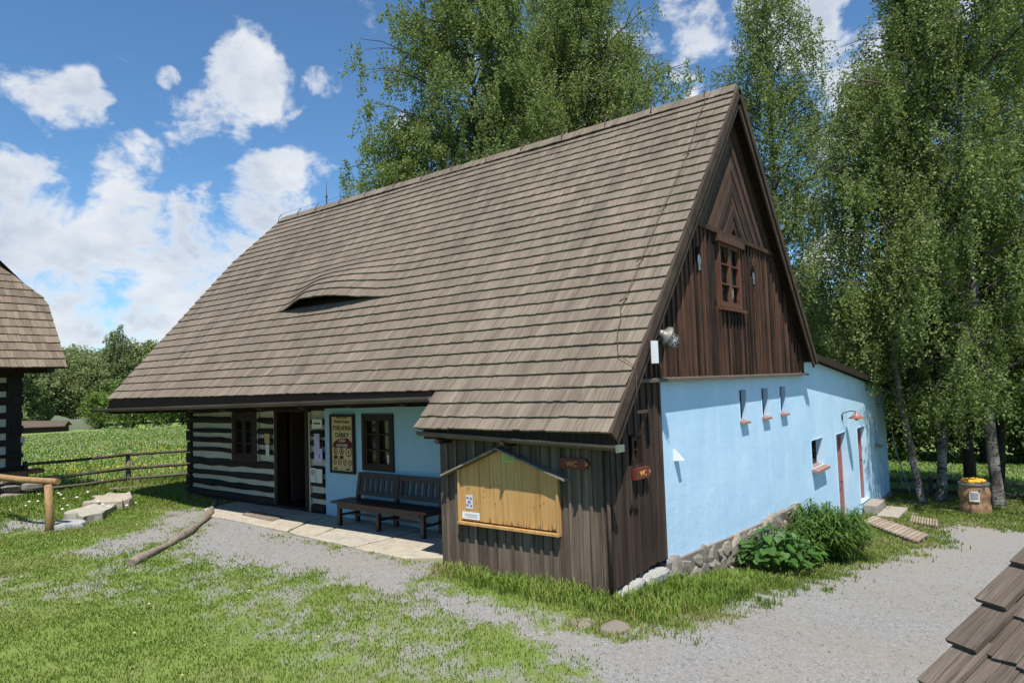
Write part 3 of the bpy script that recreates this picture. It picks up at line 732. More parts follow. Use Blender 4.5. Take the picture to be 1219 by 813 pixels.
for v, rr_ in ((AWIN, 2), (SWIN, 1)):
    x0, x1, z0, z1 = v
    fr = window(S0, x0 + .004, x1 - .004, z0 + .03, z1 - .004, 1, rr_, M['frame_dark'], .05, .03, -.19, -.13, parent=blue_side, sash=2 if rr_ == 2 else 1)
    mb = MB(); mb.hexa([S0(x0 - .02, z0 - .03, -.13), S0(x1 + .05, z0 - .03, -.13), S0(x1 + .05, z0 + .03, -.13), S0(x0 - .02, z0 + .03, -.13), S0(x0 - .02, z0 - .085, .12), S0(x1 + .05, z0 - .085, .12), S0(x1 + .05, z0 - .035, .12), S0(x0 - .02, z0 - .035, .12)])
    part(mb, 'sill', M['brick'] if rr_ == 2 else M['concrete'], fr)
for (x0, x1, z0, z1) in DOORS:
    mb = MB()
    pbox(mb, S0, x0 + .002, x0 + .09, z0, z1 - .002, -.24, -.10); pbox(mb, S0, x1 - .09, x1 - .002, z0, z1 - .002, -.24, -.10); pbox(mb, S0, x0 + .09, x1 - .09, z1 - .1, z1 - .002, -.24, -.101)
    for k in range(5):
        a = x0 + .092 + k * (x1 - x0 - .184) / 5; pbox(mb, S0, a, a + (x1 - x0 - .184) / 5 - .006, z0, z1 - .1, -.23, -.14 - .004 * (k % 2))
    dr = part(mb, 'door', M['door_red'], blue_side)
    mb = MB(); mb.tube([S0(x1 - .16, z0 + 1.0, -.13), S0(x1 - .16, z0 + 1.0, -.08), S0(x1 - .27, z0 + 1.0, -.08)], .011, 6); part(mb, 'handle', M['metal_dark'], dr)
# annex body and roof
mb = MB(); mb.add([(15.3, 0, -2.2), (15.3, 6.6, -2.2), (15.3, 6.6, 1.3), (15.3, 0, 1.35)], [(0, 1, 2, 3)], .5); mb.add([(15.3, 6.6, -2.2), (6.4, 6.6, -2.2), (6.4, 6.6, 2.2), (15.3, 6.6, 1.3)], [(0, 1, 2, 3)], .5)
part(mb, 'rear_wall', M['blue'], blue_side)
mb = MB(); z0, z1 = 2.275, 1.385
mb.hexa([(6.50, -.17, z0), (15.46, -.17, z1), (15.46, -.17, z1 + .05), (6.50, -.17, z0 + .05), (6.50, 6.8, z0), (15.46, 6.8, z1), (15.46, 6.8, z1 + .05), (6.50, 6.8, z0 + .05)])
ar = part(mb, 'annex_roof', M['felt'])
mb = MB()
for i in range(7):
    xa, xb = 6.5 + i * 1.28, 6.5 + (i + 1) * 1.28 - .01; za, zb_ = z0 - (xa - 6.5) * .0993, z0 - (xb - 6.5) * .0993
    mb.hexa([(xa, -.20, za - .05), (xb, -.20, zb_ - .05), (xb, -.20, zb_ + .075), (xa, -.20, za + .075), (xa, -.172, za - .05), (xb, -.172, zb_ - .05), (xb, -.172, zb_ + .075), (xa, -.172, za + .075)])
part(mb, 'verge_board', M['beam'], ar)

# ---- shed lean-to at the corner: boards and battens
FS = front(-1.382)
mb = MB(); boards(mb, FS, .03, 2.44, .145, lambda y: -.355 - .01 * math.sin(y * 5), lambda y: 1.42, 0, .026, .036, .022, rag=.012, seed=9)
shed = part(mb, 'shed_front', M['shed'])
mb = MB(); mb.tube([(-1.43, -.045, -.42), (-1.425, -.045, 1.2)], .022, 8); part(mb, 'corner_pipe', M['rust'], shed)
mb = MB(); pbox(mb, FS, -.035, .028, -.36, 1.44, -.03, .028); part(mb, 'corner_post', M['shed_dark'], shed)
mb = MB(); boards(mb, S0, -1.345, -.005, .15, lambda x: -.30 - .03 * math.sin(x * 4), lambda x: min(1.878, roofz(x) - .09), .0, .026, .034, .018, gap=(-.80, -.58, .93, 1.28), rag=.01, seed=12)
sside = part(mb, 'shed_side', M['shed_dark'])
window(S0, -.80, -.58, .93, 1.28, 1, 2, M['frame_dark'], .03, .02, -.04, .02, parent=sside, sash=1)
mb = MB(); mb.add([(-1.38, 2.44, -.5), (0, 2.44, -.5), (0, 2.44, 1.9), (-1.1, 2.44, 1.9), (-1.38, 2.44, 1.4)], [(0, 1, 2, 3, 4)], .5); part(mb, 'shed_cheek', M['shed_dark'])
mb = MB(); mb.box((-1.565, -.2, 1.24), (-1.545, 2.57, 1.46)); part(mb, 'shed_sun_stop', M['shed_dark'])  # added board, closes a gap that let sun past the shed eave

# ---- rubble plinth under the blue wall, whitewashed sill stones under the shed
def blob(mb, c, sx, sy, sz, r=None, seed=0, rot=0.0, sq=.55):
    """one lumpy stone"""
    rr = random.Random(seed); n, m_ = 7, 10; vs = [(0, 0, 1)]
    for i in range(1, n):
        for k in range(m_):
            th, ph = PI * i / n, 2 * PI * k / m_
            vs.append((math.sin(th) * math.cos(ph), math.sin(th) * math.sin(ph), math.cos(th)))
    vs.append((0, 0, -1)); fs = [(0, 1 + k, 1 + (k + 1) % m_) for k in range(m_)]
    for i in range(n - 2):
        for k in range(m_): fs.append((1 + i * m_ + k, 1 + (i + 1) * m_ + k, 1 + (i + 1) * m_ + (k + 1) % m_, 1 + i * m_ + (k + 1) % m_))
    e = len(vs) - 1
    for k in range(m_): fs.append((e, 1 + (n - 2) * m_ + (k + 1) % m_, 1 + (n - 2) * m_ + k))
    out = []
    ax = [Vector((rr.gauss(0, 1), rr.gauss(0, 1), rr.gauss(0, 1))).normalized() for _ in range(5)]; cut = [rr.uniform(.62, .9) for _ in range(5)]
    for v in vs:
        p = Vector([math.copysign(abs(q) ** sq, q) for q in v])
        for a, cc in zip(ax, cut):
            dd = p.dot(a)
            if dd > cc: p -= a * (dd - cc) * .9
        p *= 1 + rr.uniform(-.04, .04)
        x, y, z = p.x * sx, p.y * sy, p.z * sz
        out.append((c[0] + x * math.cos(rot) - z * math.sin(rot), c[1] + y, c[2] + x * math.sin(rot) + z * math.cos(rot)))
    mb.add(out, fs, rr.random() if r is None else r, 0, False)
mb = MB(); sd = 0
x = .0
row = 0
for row in range(6):
    x = -.10 + random.uniform(0, .15)
    while x < 5.86:
        w_ = random.uniform(.18, .46); h_ = random.uniform(.17, .28); cx = x + w_ / 2
        ztop = wbot(cx) - .02; zc = ztop - .085 - row * .19 + random.uniform(-.03, .03); zgr = tz(cx, -.2)
        if zc > zgr - .15 and cx < 5.85:
            sd += 1; blob(mb, (cx, .005 + random.uniform(-.02, .02), zc), w_ * .55, .095, h_ * .56, seed=sd * 7 + 1, rot=random.uniform(-.25, .25), sq=.6)
        x += w_ * .93
plinth = part(mb, 'plinth', M['rubble'])
mb = MB()
for i in range(30):
    xa, xb = -.05 + i * .197, -.05 + (i + 1) * .197
    mb.hexa([(xa, -.045, tz(xa, -.1) - .3), (xb, -.045, tz(xb, -.1) - .3), (xb, -.045, wbot(xb) + .005), (xa, -.045, wbot(xa) + .005), (xa, .3, tz(xa, -.1) - .3), (xb, .3, tz(xb, -.1) - .3), (xb, .3, wbot(xb) + .005), (xa, .3, wbot(xa) + .005)])
part(mb, 'mortar', M['mortar'], plinth)
mb = MB()
for i, (cx, cz, sx, sz) in enumerate(((-1.05, -.43, .40, .095), (-.38, -.42, .36, .10), (-1.25, -.55, .26, .1), (-.55, -.57, .33, .09), (-.1, -.52, .2, .1))): blob(mb, (cx, .02, cz), sx, .14, sz, seed=300 + i, sq=.72, r=(.2, .6, .9, .1, .8)[i], rot=(.08, -.06, 0, .1, 0)[i])
part(mb, 'sill_stones', M['white_stone'], plinth)
mb = MB(); mb.box((13.0, -.035, -2.1), (15.28, .2, -1.66)); part(mb, 'annex_plinth', M['rubble'], plinth)

# ---- front: log part, doorway, blue plastered part
F0 = front(0.0)
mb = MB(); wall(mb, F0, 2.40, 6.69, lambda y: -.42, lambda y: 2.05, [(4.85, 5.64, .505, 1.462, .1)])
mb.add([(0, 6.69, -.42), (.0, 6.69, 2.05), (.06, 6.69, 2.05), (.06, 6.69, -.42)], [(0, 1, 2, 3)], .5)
fp = part(mb, 'front_plaster', M['blue_shaded'])
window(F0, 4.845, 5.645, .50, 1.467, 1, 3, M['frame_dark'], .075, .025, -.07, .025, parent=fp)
LOGS = [(-.40, -.187, -.192), (-.106, .037, .008), (.134, .225, .253), (.327, .496, .498), (.619, .716, .744), (.839, .931, .968), (1.044, 1.136, 1.156), (1.249, 1.413, 1.372), (1.455, 1.80, 1.80)]
LB = [-.40, -.103, .119, .364, .632, .843, 1.044, 1.26, 1.507]
mb = MB(); wall(mb, front(.035), 6.70, 11.6, lambda y: -.42, lambda y: 1.9, [(7.2, 8.25, -.42, 1.52, .02), (8.92, 9.80, .485, 1.485, .02)], wob=.004)
chink = part(mb, 'chinking', M['white'])
mb = MB(); rl = random.Random(5)
for k, (b0, t0, t1) in enumerate(LOGS):
    b1 = LB[k]
    spans = [(6.72, 7.10), (8.30, 11.58)] if k < 8 else [(6.70, 11.6)]
    if 3 < k < 8: spans = [(6.72, 7.10), (8.32, 8.86), (9.84, 11.58)]
    for (ya, yb) in spans:
        n = max(2, int((yb - ya) / .16)); r = rl.random(); vs = []; ph = rl.uniform(0, 9)
        for i in range(n + 1):
            y = ya + (yb - ya) * i / n; f = np.clip((11.6 - y) / 3.3, 0, 1)
            lo = b0 + (b1 - b0) * f + .036 * (float(noise2(y * 2.3 + ph, k, 8)) - .5); hi = t0 + (t1 - t0) * f + .036 * (float(noise2(y * 2.3, k + 9 + ph, 8)) - .5); h = hi - lo
            vs += [(-.0 + .036, y, lo), (-.022, y, lo + h * .12), (-.04, y, lo + h * .5), (-.022, y, hi - h * .12), (.036, y, hi)]
        mb.add(vs, [(i * 5 + q, i * 5 + 5 + q, i * 5 + 6 + q, i * 5 + q + 1) for i in range(n) for q in range(4)], r, 0, False)
        mb.add(vs[:5], [(0, 1, 2, 3, 4)], r); mb.add(vs[-5:], [(4, 3, 2, 1, 0)], r)
for i in range(9): mb.box((-.02, 11.55, -.4 + i * .25), (.5, 11.72 + (.05 if i % 2 else 0), -.18 + i * .25))   # log ends at the far corner
logs = part(mb, 'log_wall', M['log'])
for (ya, yb, za, zb_) in ((8.27, 8.30, -.3, 1.5), (7.14, 7.17, -.35, 1.5), (9.82, 9.855, .47, 1.5), (8.86, 8.885, .5, 1.5)): mb = MB(); pbox(mb, F0, ya, yb, za, zb_, -.03, .02); part(mb, 'white_edging', M['white'], logs)
window(F0, 8.89, 9.82, .475, 1.49, 1, 3, M['frame_dark'], .13, .025, -.06, .03, parent=logs)
mb = MB()   # doorway: frame, threshold and the dark passage behind
pbox(mb, F0, 7.17, 7.27, -.36, 1.62, -.25, .035); pbox(mb, F0, 8.17, 8.27, -.36, 1.62, -.25, .035); pbox(mb, F0, 7.27, 8.17, 1.50, 1.62, -.25, .034); pbox(mb, F0, 7.27, 8.17, -.40, -.30, -.3, .05)
dw = part(mb, 'doorway', M['frame_dark'])
mb = MB()
for y0 in (7.27, 8.17): mb.add([(.2, y0, -.3), (1.6, y0, -.3), (1.6, y0, 1.6), (.2, y0, 1.6)], [(0, 1, 2, 3)], .5)
mb.add([(1.6, 7.27, -.3), (1.6, 8.17, -.3), (1.6, 8.17, 1.6), (1.6, 7.27, 1.6)], [(0, 1, 2, 3)], .5); mb.add([(.2, 7.27, 1.59), (1.6, 7.27, 1.59), (1.6, 8.17, 1.59), (.2, 8.17, 1.59)], [(0, 1, 2, 3)], .5); mb.add([(.2, 7.27, -.305), (1.6, 7.27, -.305), (1.6, 8.17, -.305), (.2, 8.17, -.305)], [(0, 1, 2, 3)], .5)
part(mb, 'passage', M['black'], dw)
mb = MB()
for k in range(6): mb.box((.25 + k * .14, 8.10, -.28), (.25 + k * .14 + .135, 8.14, 1.48))
part(mb, 'open_door', M['beam'], dw)
mb = MB()   # wall plate and beams above the front, plus an added strip stopping sun
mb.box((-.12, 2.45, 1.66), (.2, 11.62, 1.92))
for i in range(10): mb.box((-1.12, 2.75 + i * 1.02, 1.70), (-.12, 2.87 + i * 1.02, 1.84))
mb.hexa([(-1.365, 2.62, 1.70), (-1.30, 2.62, 1.67), (-1.29, 2.62, 1.835), (-1.315, 2.62, 1.835), (-1.365, 12.6, 1.57), (-1.30, 12.6, 1.60), (-1.29, 12.6, 1.835), (-1.315, 12.6, 1.835)]); part(mb, 'eave_beams', M['black'])  # added strip blocks sun behind the gutter; black paints the slot's shade
mb = MB()
mb.add([(0, 11.62, -.6), (5.6, 11.62, -.6), (5.6, 11.62, 3.2), (2.8, 11.62, 6.3), (0, 11.62, 3.2)], [(0, 1, 2, 3, 4)], .4); mb.add([(5.6, 0, -1.5), (5.6, 11.62, -1.5), (5.6, 11.62, 3.3), (5.6, 0, 3.3)], [(0, 1, 2, 3)], .4)
part(mb, 'rear_walls', M['log'])

# ---- wooden gutters
def gutter(a, b, r=.07, ins=.012, n=9):
    mb = MB(); vs = []; fs = []
    for q in (a, b):
        for rad in (r, r - ins):
            for k in range(n): th = PI + PI * k / (n - 1); vs.append((q[0] + rad * math.cos(th), q[1], q[2] + rad * math.sin(th)))
    for k in range(n - 1):
        fs += [(k, k + 1, 2 * n + k + 1, 2 * n + k), (n + k, n + k + 1, 3 * n + k + 1, 3 * n + k)]
        fs += [(k, k + 1, n + k + 1, n + k), (2 * n + k, 2 * n + k + 1, 3 * n + k + 1, 3 * n + k)]
    fs += [(0, n, 3 * n, 2 * n), (n - 1, 2 * n - 1, 4 * n - 1, 3 * n - 1)]
    mb.add(vs, fs, .5); return mb
g = part(gutter((-1.42, 13.2, 1.632), (-1.42, 2.57, 1.78), r=.07), 'gutter', M['gutter'])
for i in range(9):
    mb = MB(); y = 3.1 + i * 1.16; z = 1.785 - (y - 2.57) * .0132
    mb.hexa([(-.1, y - .045, z - .16), (-.1, y + .045, z - .16), (-.1, y + .045, z - .08), (-.1, y - .045, z - .08), (-1.37, y - .045, z - .135), (-1.37, y + .045, z - .135), (-1.37, y + .045, z - .06), (-1.37, y - .045, z - .06)])
    mb.hexa([(-1.37, y - .045, z - .135), (-1.37, y + .045, z - .135), (-1.37, y + .045, z - .06), (-1.37, y - .045, z - .06), (-1.46, y - .01, z - .10), (-1.46, y + .01, z - .10), (-1.46, y + .01, z - .07), (-1.46, y - .01, z - .07)])
    mb.lathe([(0, 0), (.013, 0), (.013, .014), (0, .016)], (-1.452, y + .02, z - .04), 8)
    part(mb, 'bracket', M['beam'], g)
g = part(gutter((-1.615, 2.60, 1.345), (-1.615, -.30, 1.247), r=.065), 'gutter', M['gutter'], label='short gutter over the shed, with a bright metal end')
mb = MB(); mb.hexa([(-1.685, -.335, 1.18), (-1.555, -.335, 1.18), (-1.555, -.335, 1.255), (-1.685, -.335, 1.255), (-1.68, -.30, 1.175), (-1.555, -.30, 1.175), (-1.555, -.30, 1.25), (-1.69, -.30, 1.255)]); part(mb, 'gutter_end', M['zinc'], g)
for y in (2.25, 1.2, .15):
    mb = MB(); mb.box((-1.62, y - .04, 1.19), (-1.42, y + .04, 1.25)); mb.hexa([(-1.62, y - .04, 1.19), (-1.62, y + .04, 1.19), (-1.62, y + .04, 1.25), (-1.62, y - .04, 1.25), (-1.70, y - .01, 1.215), (-1.70, y + .01, 1.215), (-1.70, y + .01, 1.24), (-1.70, y - .01, 1.24)])
    part(mb, 'bracket', M['beam'], g)

# ------------------------------------------------------------------ lettering
def glyphs(s, size, origin, xd, yd, mat_, name, parent, align='LEFT', squeeze=1.0, ext=.0015, shear=0):
    cu = bpy.data.curves.new('text', 'FONT'); cu.body = s; cu.size = size; cu.align_x = align; cu.extrude = ext; cu.shear = shear; cu.resolution_u = 2
    ob = bpy.data.objects.new('text', cu); C.objects.link(ob)
    me = bpy.data.meshes.new_from_object(ob.evaluated_get(bpy.context.evaluated_depsgraph_get()))
    bpy.data.objects.remove(ob); bpy.data.curves.remove(cu)
    xd, yd = Vector(xd), Vector(yd); nd = xd.cross(yd)
    for v in me.vertices: v.co = Vector(origin) + xd * v.co.x * squeeze + yd * v.co.y + nd * v.co.z
    me.materials.clear(); me.materials.append(mat_)
    return link(name, me, parent)
XF, XG = (0, -1, 0), (1, 0, 0)      # reading directions on the front and on the gable
UPV = (0, 0, 1)

def board_thing(name, label, cat, P, a0, a1, b0, b1, d0, d1, m, group=None):
    mb = MB(); pbox(mb, P, a0, a1, b0, b1, d0, d1); o = mb.build(name, m); return tag(o, label, cat, group)

# ---- poster
mb = MB(); a0, a1, b0, b1 = 5.83, 6.505, .412, 1.458; fw = .045
pbox(mb, F0, a0, a0 + fw, b0, b1, .012, .05); pbox(mb, F0, a1 - fw, a1, b0, b1, .012, .05); pbox(mb, F0, a0 + fw, a1 - fw, b0, b0 + fw, .012, .049); pbox(mb, F0, a0 + fw, a1 - fw, b1 - fw, b1, .012, .049)
poster = tag(mb.build('poster_frame', M['frame_dark']), 'tall cream poster in a dark frame, POKLADNA in brown letters, beside the front window', 'poster')
mb = MB(); pbox(mb, F0, a0 + fw, a1 - fw, b0 + fw, b1 - fw, .012, .03); mb.build('poster_sheet', M['cream'], poster)
yc = (a0 + a1) / 2; xs = -.033
glyphs('VESELÝ KOPEC', .05, (xs, yc, 1.385), XF, UPV, M['ink'], 'lettering', poster, 'CENTER', 1.0)
glyphs('Veselý Kopec', .075, (xs, yc, 1.305), XF, UPV, M['ink'], 'lettering', poster, 'CENTER', 1.05, .003)
glyphs('POKLADNA', .118, (xs, yc, 1.175), XF, UPV, M['ink_red'], 'lettering', poster, 'CENTER', .80, .003)
mb = MB()   # brown mountain-like ground behind the lower words
vs = [F0(yc + .275, .865, .0305), F0(yc - .275, .865, .0305), F0(yc - .265, .96, .0305), F0(yc - .16, 1.035, .0305), F0(yc + .10, 1.025, .0305), F0(yc + .25, .95, .0305)]
mb.add(vs, [tuple(range(6))], .5); mb.build('printed_shape', M['ink_red'], poster)
glyphs('DÁRKY', .125, (xs - .001, yc, 1.045), XF, UPV, M['ink'], 'lettering', poster, 'CENTER', .9, .003)
glyphs('CASH', .075, (xs - .001, yc, .965), XF, UPV, M['paper'], 'lettering', poster, 'CENTER', 1.0, .003)
glyphs('SOUVENIRS', .07, (xs, yc, .885), XF, UPV, M['paper'], 'lettering', poster, 'CENTER', .85, .003)
def ring(mb, P, cx, cz, r, t, d, sq=1.0, n=22):
    vs = []
    for k in range(n):
        a = 2 * PI * k / n; vs += [P(cx + r * math.cos(a), cz + r * sq * math.sin(a), d), P(cx + (r - t) * math.cos(a), cz + (r - t) * sq * math.sin(a), d)]
    mb.add(vs, [(2 * k, 2 * ((k + 1) % n), 2 * ((k + 1) % n) + 1, 2 * k + 1) for k in range(n)], .5)
mb = MB(); mp = MB()
for cx, cz, r in ((.185, .80, .062), (.02, .80, .062), (-.175, .795, .085)):
    ring(mb, F0, yc + cx, cz, r, .02, .032); pquad(mb, F0, [(yc + cx - .02, cz - .03), (yc + cx + .02, cz - .03), (yc + cx + .012, cz + .03), (yc + cx - .012, cz + .03)], .0318)
for cx in (.185, .02): pquad(mb, F0, [(yc + cx - .055, .665), (yc + cx + .055, .665), (yc + cx + .05, .725), (yc + cx - .05, .725)], .0317)
for k in range(4):
    cx = .21 - k * .14; ring(mb, F0, yc + cx, .605, .052, .016, .032); pquad(mb, F0, [(yc + cx + .03, .58), (yc + cx + .04, .59), (yc + cx - .03, .63), (yc + cx - .04, .62)], .0318)
for cx, w_ in ((.19, .09), (.02, .03), (-.15, .11)): pquad(mb, F0, [(yc + cx - w_ / 2, .475), (yc + cx + w_ / 2, .475), (yc + cx + w_ / 2, .50), (yc + cx - w_ / 2, .51)], .0318)
pquad(mb, F0, [(yc + .2, .53), (yc - .22, .53), (yc - .22, .534), (yc + .2, .534)], .0318)
mb.build('pictograms', M['ink_red'], poster)

def textlines(P, a0, a1, zs, d, m, parent, h=.006):
    mb = MB()
    for z in zs: pquad(mb, P, [(a0 + random.uniform(0, .01), z), (a1 - random.uniform(0, .06) * (a1 - a0) / .2, z), (a1 - .0, z + h), (a0, z + h)][:4], d)
    return mb.build('print', m, parent)
# ---- notices pinned to the logs beside the door
n1 = board_thing('notice', 'small yellow paper notice pinned left of the doorway', 'notice', F0, 8.40, 8.57, .88, 1.07, .045, .05, M['paper_yellow']); textlines(F0, 8.42, 8.55, (.92, .95, .98, 1.01), .052, M['ink_grey'], n1)
n2 = board_thing('notice', 'small pale paper notice just below the yellow one left of the doorway', 'notice', F0, 8.42, 8.53, .64, .865, .045, .05, M['paper']); textlines(F0, 8.435, 8.515, (.68, .71, .74, .79), .052, M['ink_grey'], n2)
n3 = board_thing('notice', 'wide cream sign with one dark written line, topmost right of the doorway', 'notice', F0, 6.715, 7.01, 1.20, 1.365, .045, .052, M['paper']); textlines(F0, 6.76, 6.97, (1.275, 1.29), .054, M['ink'], n3, .014)
n4 = board_thing('notice', 'tall lilac paper notice right of the doorway', 'notice', F0, 6.80, 6.96, .60, 1.10, .045, .05, M['paper_lilac']); textlines(F0, 6.82, 6.94, [.7 + i * .04 for i in range(10)], .052, M['ink_grey'], n4)
n5 = board_thing('notice', 'short lilac slip with a dark figure overlapping the tall lilac notice', 'notice', F0, 6.71, 6.83, .59, .83, .053, .057, M['paper_lilac']); mb = MB(); pquad(mb, F0, [(6.80, .66), (6.775, .66), (6.78, .74), (6.795, .74)], .059); mb.build('print', M['ink'], n5)
n6 = board_thing('notice', 'white notice with a red ring, lowest right of the doorway', 'notice', F0, 6.925, 7.085, .205, .465, .045, .05, M['paper']); mb = MB(); ring(mb, F0, 7.005, .385, .052, .016, .052); pquad(mb, F0, [(7.04, .36), (7.03, .35), (6.97, .41), (6.98, .42)], .0522); mb.build('print', M['ink_red'], n6); textlines(F0, 6.945, 7.065, (.24, .27, .30), .0523, M['ink_grey'], n6)
n7 = board_thing('notice', 'white notice with grey lines, lowest and nearest the blue wall', 'notice', F0, 6.735, 6.905, .205, .455, .045, .05, M['paper']); textlines(F0, 6.755, 6.885, (.24, .28, .33, .37, .41), .052, M['ink_grey'], n7)
n8 = board_thing('notice', 'small white slip behind the lower corner of the front window glass', 'notice', F0, 4.985, 5.07, .62, .77, -.046, -.043, M['paper']); textlines(F0, 5.0, 5.055, (.65, .68, .71), -.041, M['ink_grey'], n8)

# ---- bench
SL = -.352
bench = thing('bench', 'dark brown wooden bench with slatted back against the blue front wall', 'bench', (-.33, 4.66, SL))
def bp_(mb, name): o = mb.build(name, M['bench'], bench); o.location = (.33, -4.66, -SL); return o
for y in (3.66, 4.66, 5.62):
    mb = MB(); mb.box((-.565, y - .032, SL), (-.505, y + .032, .005)); bp_(mb, 'leg')
    mb = MB(); mb.hexa([(-.19, y - .032, SL), (-.13, y - .032, SL), (-.13, y + .032, SL), (-.19, y + .032, SL), (-.17, y - .032, .05), (-.11, y - .032, .05), (-.11, y + .032, .05), (-.17, y + .032, .05)])
    mb.hexa([(-.17, y - .034, .05), (-.11, y - .034, .05), (-.11, y + .034, .05), (-.17, y + .034, .05), (-.10, y - .034, .47), (-.05, y - .034, .47), (-.05, y + .034, .47), (-.10, y + .034, .47)]); bp_(mb, 'leg')
mb = MB()
for k in range(4): mb.box((-.60 + k * .112, 3.54, .012), (-.60 + k * .112 + .106, 5.78, .047))
bp_(mb, 'seat')
mb = MB(); mb.box((-.575, 3.70, -.06), (-.545, 5.6, .011)); mb.box((-.16, 3.70, -.06), (-.13, 5.6, .011))
for y in (3.66, 4.66, 5.62): mb.box((-.505, y - .02, -.05), (-.19, y + .02, .010)); mb.box((-.505, y - .015, -.20), (-.18, y + .015, -.165))
mb.box((-.36, 3.70, -.198), (-.32, 5.6, -.168)); bp_(mb, 'apron')
def bk(z): return -.155 + (z - .05) * .17 - .01
mb = MB()
for (z0, z1) in ((.39, .475), (.10, .165)):
    for (y0, y1) in ((3.695, 4.625), (4.695, 5.585)): mb.hexa([(bk(z0), y0, z0), (bk(z0) + .035, y0, z0), (bk(z0) + .035, y1, z0), (bk(z0), y1, z0), (bk(z1), y0, z1), (bk(z1) + .035, y0, z1), (bk(z1) + .035, y1, z1), (bk(z1), y1, z1)])
for (y0, y1) in ((3.695, 4.625), (4.695, 5.585)):
    for k in range(7):
        y = y0 + .02 + k * (y1 - y0 - .09) / 6.0
        mb.hexa([(bk(.16) + .008, y, .16), (bk(.16) + .026, y, .16), (bk(.16) + .026, y + .072, .16), (bk(.16) + .008, y + .072, .16), (bk(.4) + .008, y, .4), (bk(.4) + .026, y, .4), (bk(.4) + .026, y + .072, .4), (bk(.4) + .008, y + .072, .4)])
bp_(mb, 'backrest')

# ---- paving slabs along the front
SLAB = [[(-1.19, 8.62), (-.85, 9.45), (-.02, 9.6), (-.02, 8.3), (-.6, 8.22), (-1.16, 8.12)], [(-1.18, 8.08), (-.62, 8.18), (-.02, 8.26), (-.02, 6.55), (-.60, 6.42), (-1.26, 6.05)],
        [(-1.27, 6.0), (-.62, 6.37), (-.02, 6.5), (-.02, 5.62), (-.78, 5.52), (-1.33, 5.3)], [(-1.34, 5.25), (-.78, 5.47), (-.02, 5.57), (-.02, 4.2), (-.80, 4.16), (-1.42, 4.22)],
        [(-1.43, 4.17), (-.80, 4.11), (-.02, 4.15), (-.02, 2.47), (-.9, 2.47), (-1.15, 2.58), (-1.47, 3.1)]]
SLN = ['pale paving slab below the log wall, beside the curved log edging', 'large pale paving slab in front of the doorway', 'narrow pale paving slab between the doorway and the bench', 'pale paving slab under the far half of the bench', 'pale paving slab against the shed corner']
def slab(poly, z0, z1, m, name, label, cat, group=None, seed=0):
    rr = random.Random(seed); pts = []
    for i, (x, y) in enumerate(poly):
        x2, y2 = poly[(i + 1) % len(poly)]
        for k in range(4): f = k / 4; jt = .05 if name == 'flat_rock' else .015; pts.append((x + (x2 - x) * f + rr.uniform(-jt, jt), y + (y2 - y) * f + rr.uniform(-jt, jt)))
    cx = sum(p[0] for p in pts) / len(pts); cy = sum(p[1] for p in pts) / len(pts); n = len(pts); mb = MB()
    vs = [(x, y, z0) for x, y in pts] + [(x, y, z1 - .012) for x, y in pts] + [(x + (cx - x) * .025, y + (cy - y) * .025, z1 + rr.uniform(-1, 1) * (.03 if name == 'flat_rock' else .004)) for x, y in pts] + [(cx, cy, z1)]
    fs = []
    for i in range(n):
        j = (i + 1) % n; fs += [(i, j, n + j, n + i), (n + i, n + j, 2 * n + j, 2 * n + i), (2 * n + i, 2 * n + j, 3 * n)]
    mb.add(vs, fs, rr.random()); return tag(mb.build(name, m), label, cat, group)
for i, (p, l) in enumerate(zip(SLAB, SLN)): slab(p, -.55, SL + (.0, .004, -.003, .002, .0)[i], M['pale_stone'], 'paving_slab', l, 'paving slab', 'paving slabs along the front', seed=40 + i)
slab([(-.86, 8.03), (-.56, 8.16), (-.60, 7.08), (-.93, 6.96)], -.352, -.325, M['grey_wood'], 'door_mat_board', 'thin worn wooden mat lying on the slab before the doorway', 'doormat', seed=60)
slab([(-1.52, 4.6), (-1.45, 4.4), (-1.5, 3.2), (-1.35, 2.6), (-1.9, 2.7), (-1.75, 3.6)], -.6, -.405, M['pale_stone'], 'stepping_stone', 'low broken stone lying half sunk in front of the slabs near the shed', 'stone', seed=61)

# ---- notice case on the shed
case = thing('notice_case', 'varnished pine notice case with a little pitched roof on the shed front', 'notice case', (-1.382, 1.32, .69))
def cp(mb, name, m): o = mb.build(name, m, case); o.location = (1.382, -1.32, -.69); return o
mb = MB(); yl, yr, zb_, zs, zap, yap = 2.055, .60, .245, .865, 1.128, 1.40; nb = 12; rr = random.Random(4)
def ztop(y): return zs + (zap - zs) * (1 - abs(y - yap) / ((yl - yap) if y > yap else (yap - yr)))
ed = [yr + (yl - yr) * k / nb for k in range(nb + 1)]; ed = sorted(ed + [yap])
for a, b in zip(ed, ed[1:]):
    if b - a < .01: continue
    mb.hexa([FS(a + .0012, zb_, .05), FS(b - .0012, zb_, .05), FS(b - .0012, ztop(b), .05), FS(a + .0012, ztop(a), .05), FS(a + .0012, zb_, .07), FS(b - .0012, zb_, .07), FS(b - .0012, ztop(b), .07), FS(a + .0012, ztop(a), .07)], rr.random())
cp(mb, 'back_panel', M['honey'])
mb = MB(); pbox(mb, FS, yl, yl + .03, zb_ - .02, zs + .0, .03, .10); pbox(mb, FS, yr - .03, yr, zb_ - .02, zs + .0, .03, .10); pbox(mb, FS, yr - .03, yl + .03, zb_ - .05, zb_ - .021, .03, .115)
cp(mb, 'case_frame', M['honey'])
mb = MB()
